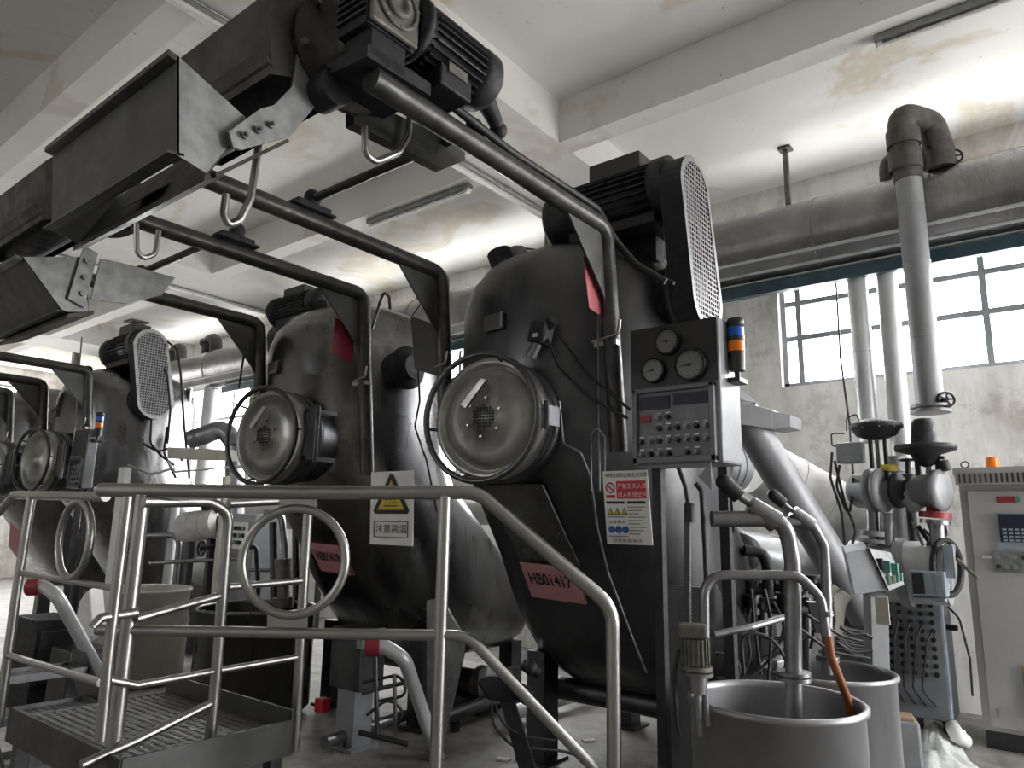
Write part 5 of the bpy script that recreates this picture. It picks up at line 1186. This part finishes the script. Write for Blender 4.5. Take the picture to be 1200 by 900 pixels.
paths = [((884, 700), (874, 730), (880, 770), (866, 800)), ((906, 705), (922, 735), (908, 765), (888, 775)), ((880, 740), (905, 750), (935, 742), (960, 750)), ((938, 700), (952, 680), (958, 720), (950, 760)), ((975, 700), (978, 730), (968, 765)), ((985, 735), (1000, 745), (1012, 742), (1022, 748)), ((980, 752), (998, 765), (1022, 762)), ((960, 764), (985, 758), (1010, 772))]
for n_, pth in zip(names, paths): cable([oD(x, y, 4.3) for x, y in pth], .010, n_, fil=.15, group='dark cables at the valve cluster')
t = thing('cable_bundle', oD(1005, 745, 4.9), 'dark bundle of cables on a low rack left of the control box post', 'cable bundle')
for k in range(9): MB().tube([oD(972+k*1.5, 728+k*3.2, 4.9), oD(995, 738+k*3.4, 4.9), oD(1030, 744+k*3.3, 4.9)], .013, 8, .08).build('bundled_cable', 'rubber', t)
c_ = oD(1000, 778, 4.9); MB().box((c_.x, c_.y+.05, c_.z/2), (.34, .16, c_.z)).build('rack', 'vessel_dark', t)
# dark plate with bracket behind the panel stand
d_ = oD(1005, 700, 5.35); tag(MB().box((d_.x, d_.y, (d_.z+.12)/2), (.34, .10, d_.z+.12)).build('backing_cabinet', 'panelpaint', bevel=.006), 'slate cabinet standing between the slanting duct and the port cabinet', 'cabinet')


# --------------------------------------------------------------- daylight
w = bpy.data.worlds.new('overcast_sky'); SC.world = w; w.use_nodes = True
nt = w.node_tree; bg = nt.nodes['Background']; bg.inputs['Strength'].default_value = 27.0
tcw = nt.nodes.new('ShaderNodeTexCoord'); sxw = nt.nodes.new('ShaderNodeSeparateXYZ'); nt.links.new(tcw.outputs['Generated'], sxw.inputs[0])
mrw = nt.nodes.new('ShaderNodeMapRange'); mrw.inputs['From Min'].default_value = -.06; mrw.inputs['From Max'].default_value = .06
nt.links.new(sxw.outputs['Z'], mrw.inputs['Value'])
nt.links.new(ramp(nt, mrw.outputs['Result'], [(0.0, (.52, .515, .50)), (1.0, (.985, .985, 1.0))]), bg.inputs['Color'])
def portal(loc, rot, sx, sy):
    l = bpy.data.lights.new('window_portal', 'AREA'); l.shape = 'RECTANGLE'; l.size = sx; l.size_y = sy
    l.cycles.is_portal = True
    o = bpy.data.objects.new('window_portal', l); COL.objects.link(o); o.location = loc; o.rotation_euler = rot
for (a, b, z0, z1) in back_w: portal(((a+b)/2, WY1+.3, (z0+z1)/2), (-PI/2, 0, 0), b-a, z1-z0)
for (a, b, z0, z1) in front_fill_w: portal(((a+b)/2, WY0-.3, (z0+z1)/2), (PI/2, 0, 0), b-a, z1-z0)
for (a, b, z0, z1) in left_w: portal((WX0-.3, (a+b)/2, (z0+z1)/2), (0, -PI/2, 0), z1-z0, b-a)
for (a, b, z0, z1) in right_light_w: portal((WX1+.3, (a+b)/2, (z0+z1)/2), (0, PI/2, 0), z1-z0, b-a)

vs = SC.view_settings
vs.view_transform = 'Standard'; vs.look = 'None'; vs.gamma = 1; vs.use_curve_mapping = False; vs.exposure = 0.0
try:
    SC.cycles.max_bounces = 8; SC.cycles.diffuse_bounces = 5; SC.cycles.transparent_max_bounces = 12
    SC.cycles.caustics_reflective = False; SC.cycles.caustics_refractive = False
    SC.cycles.use_denoising = True
except Exception: pass
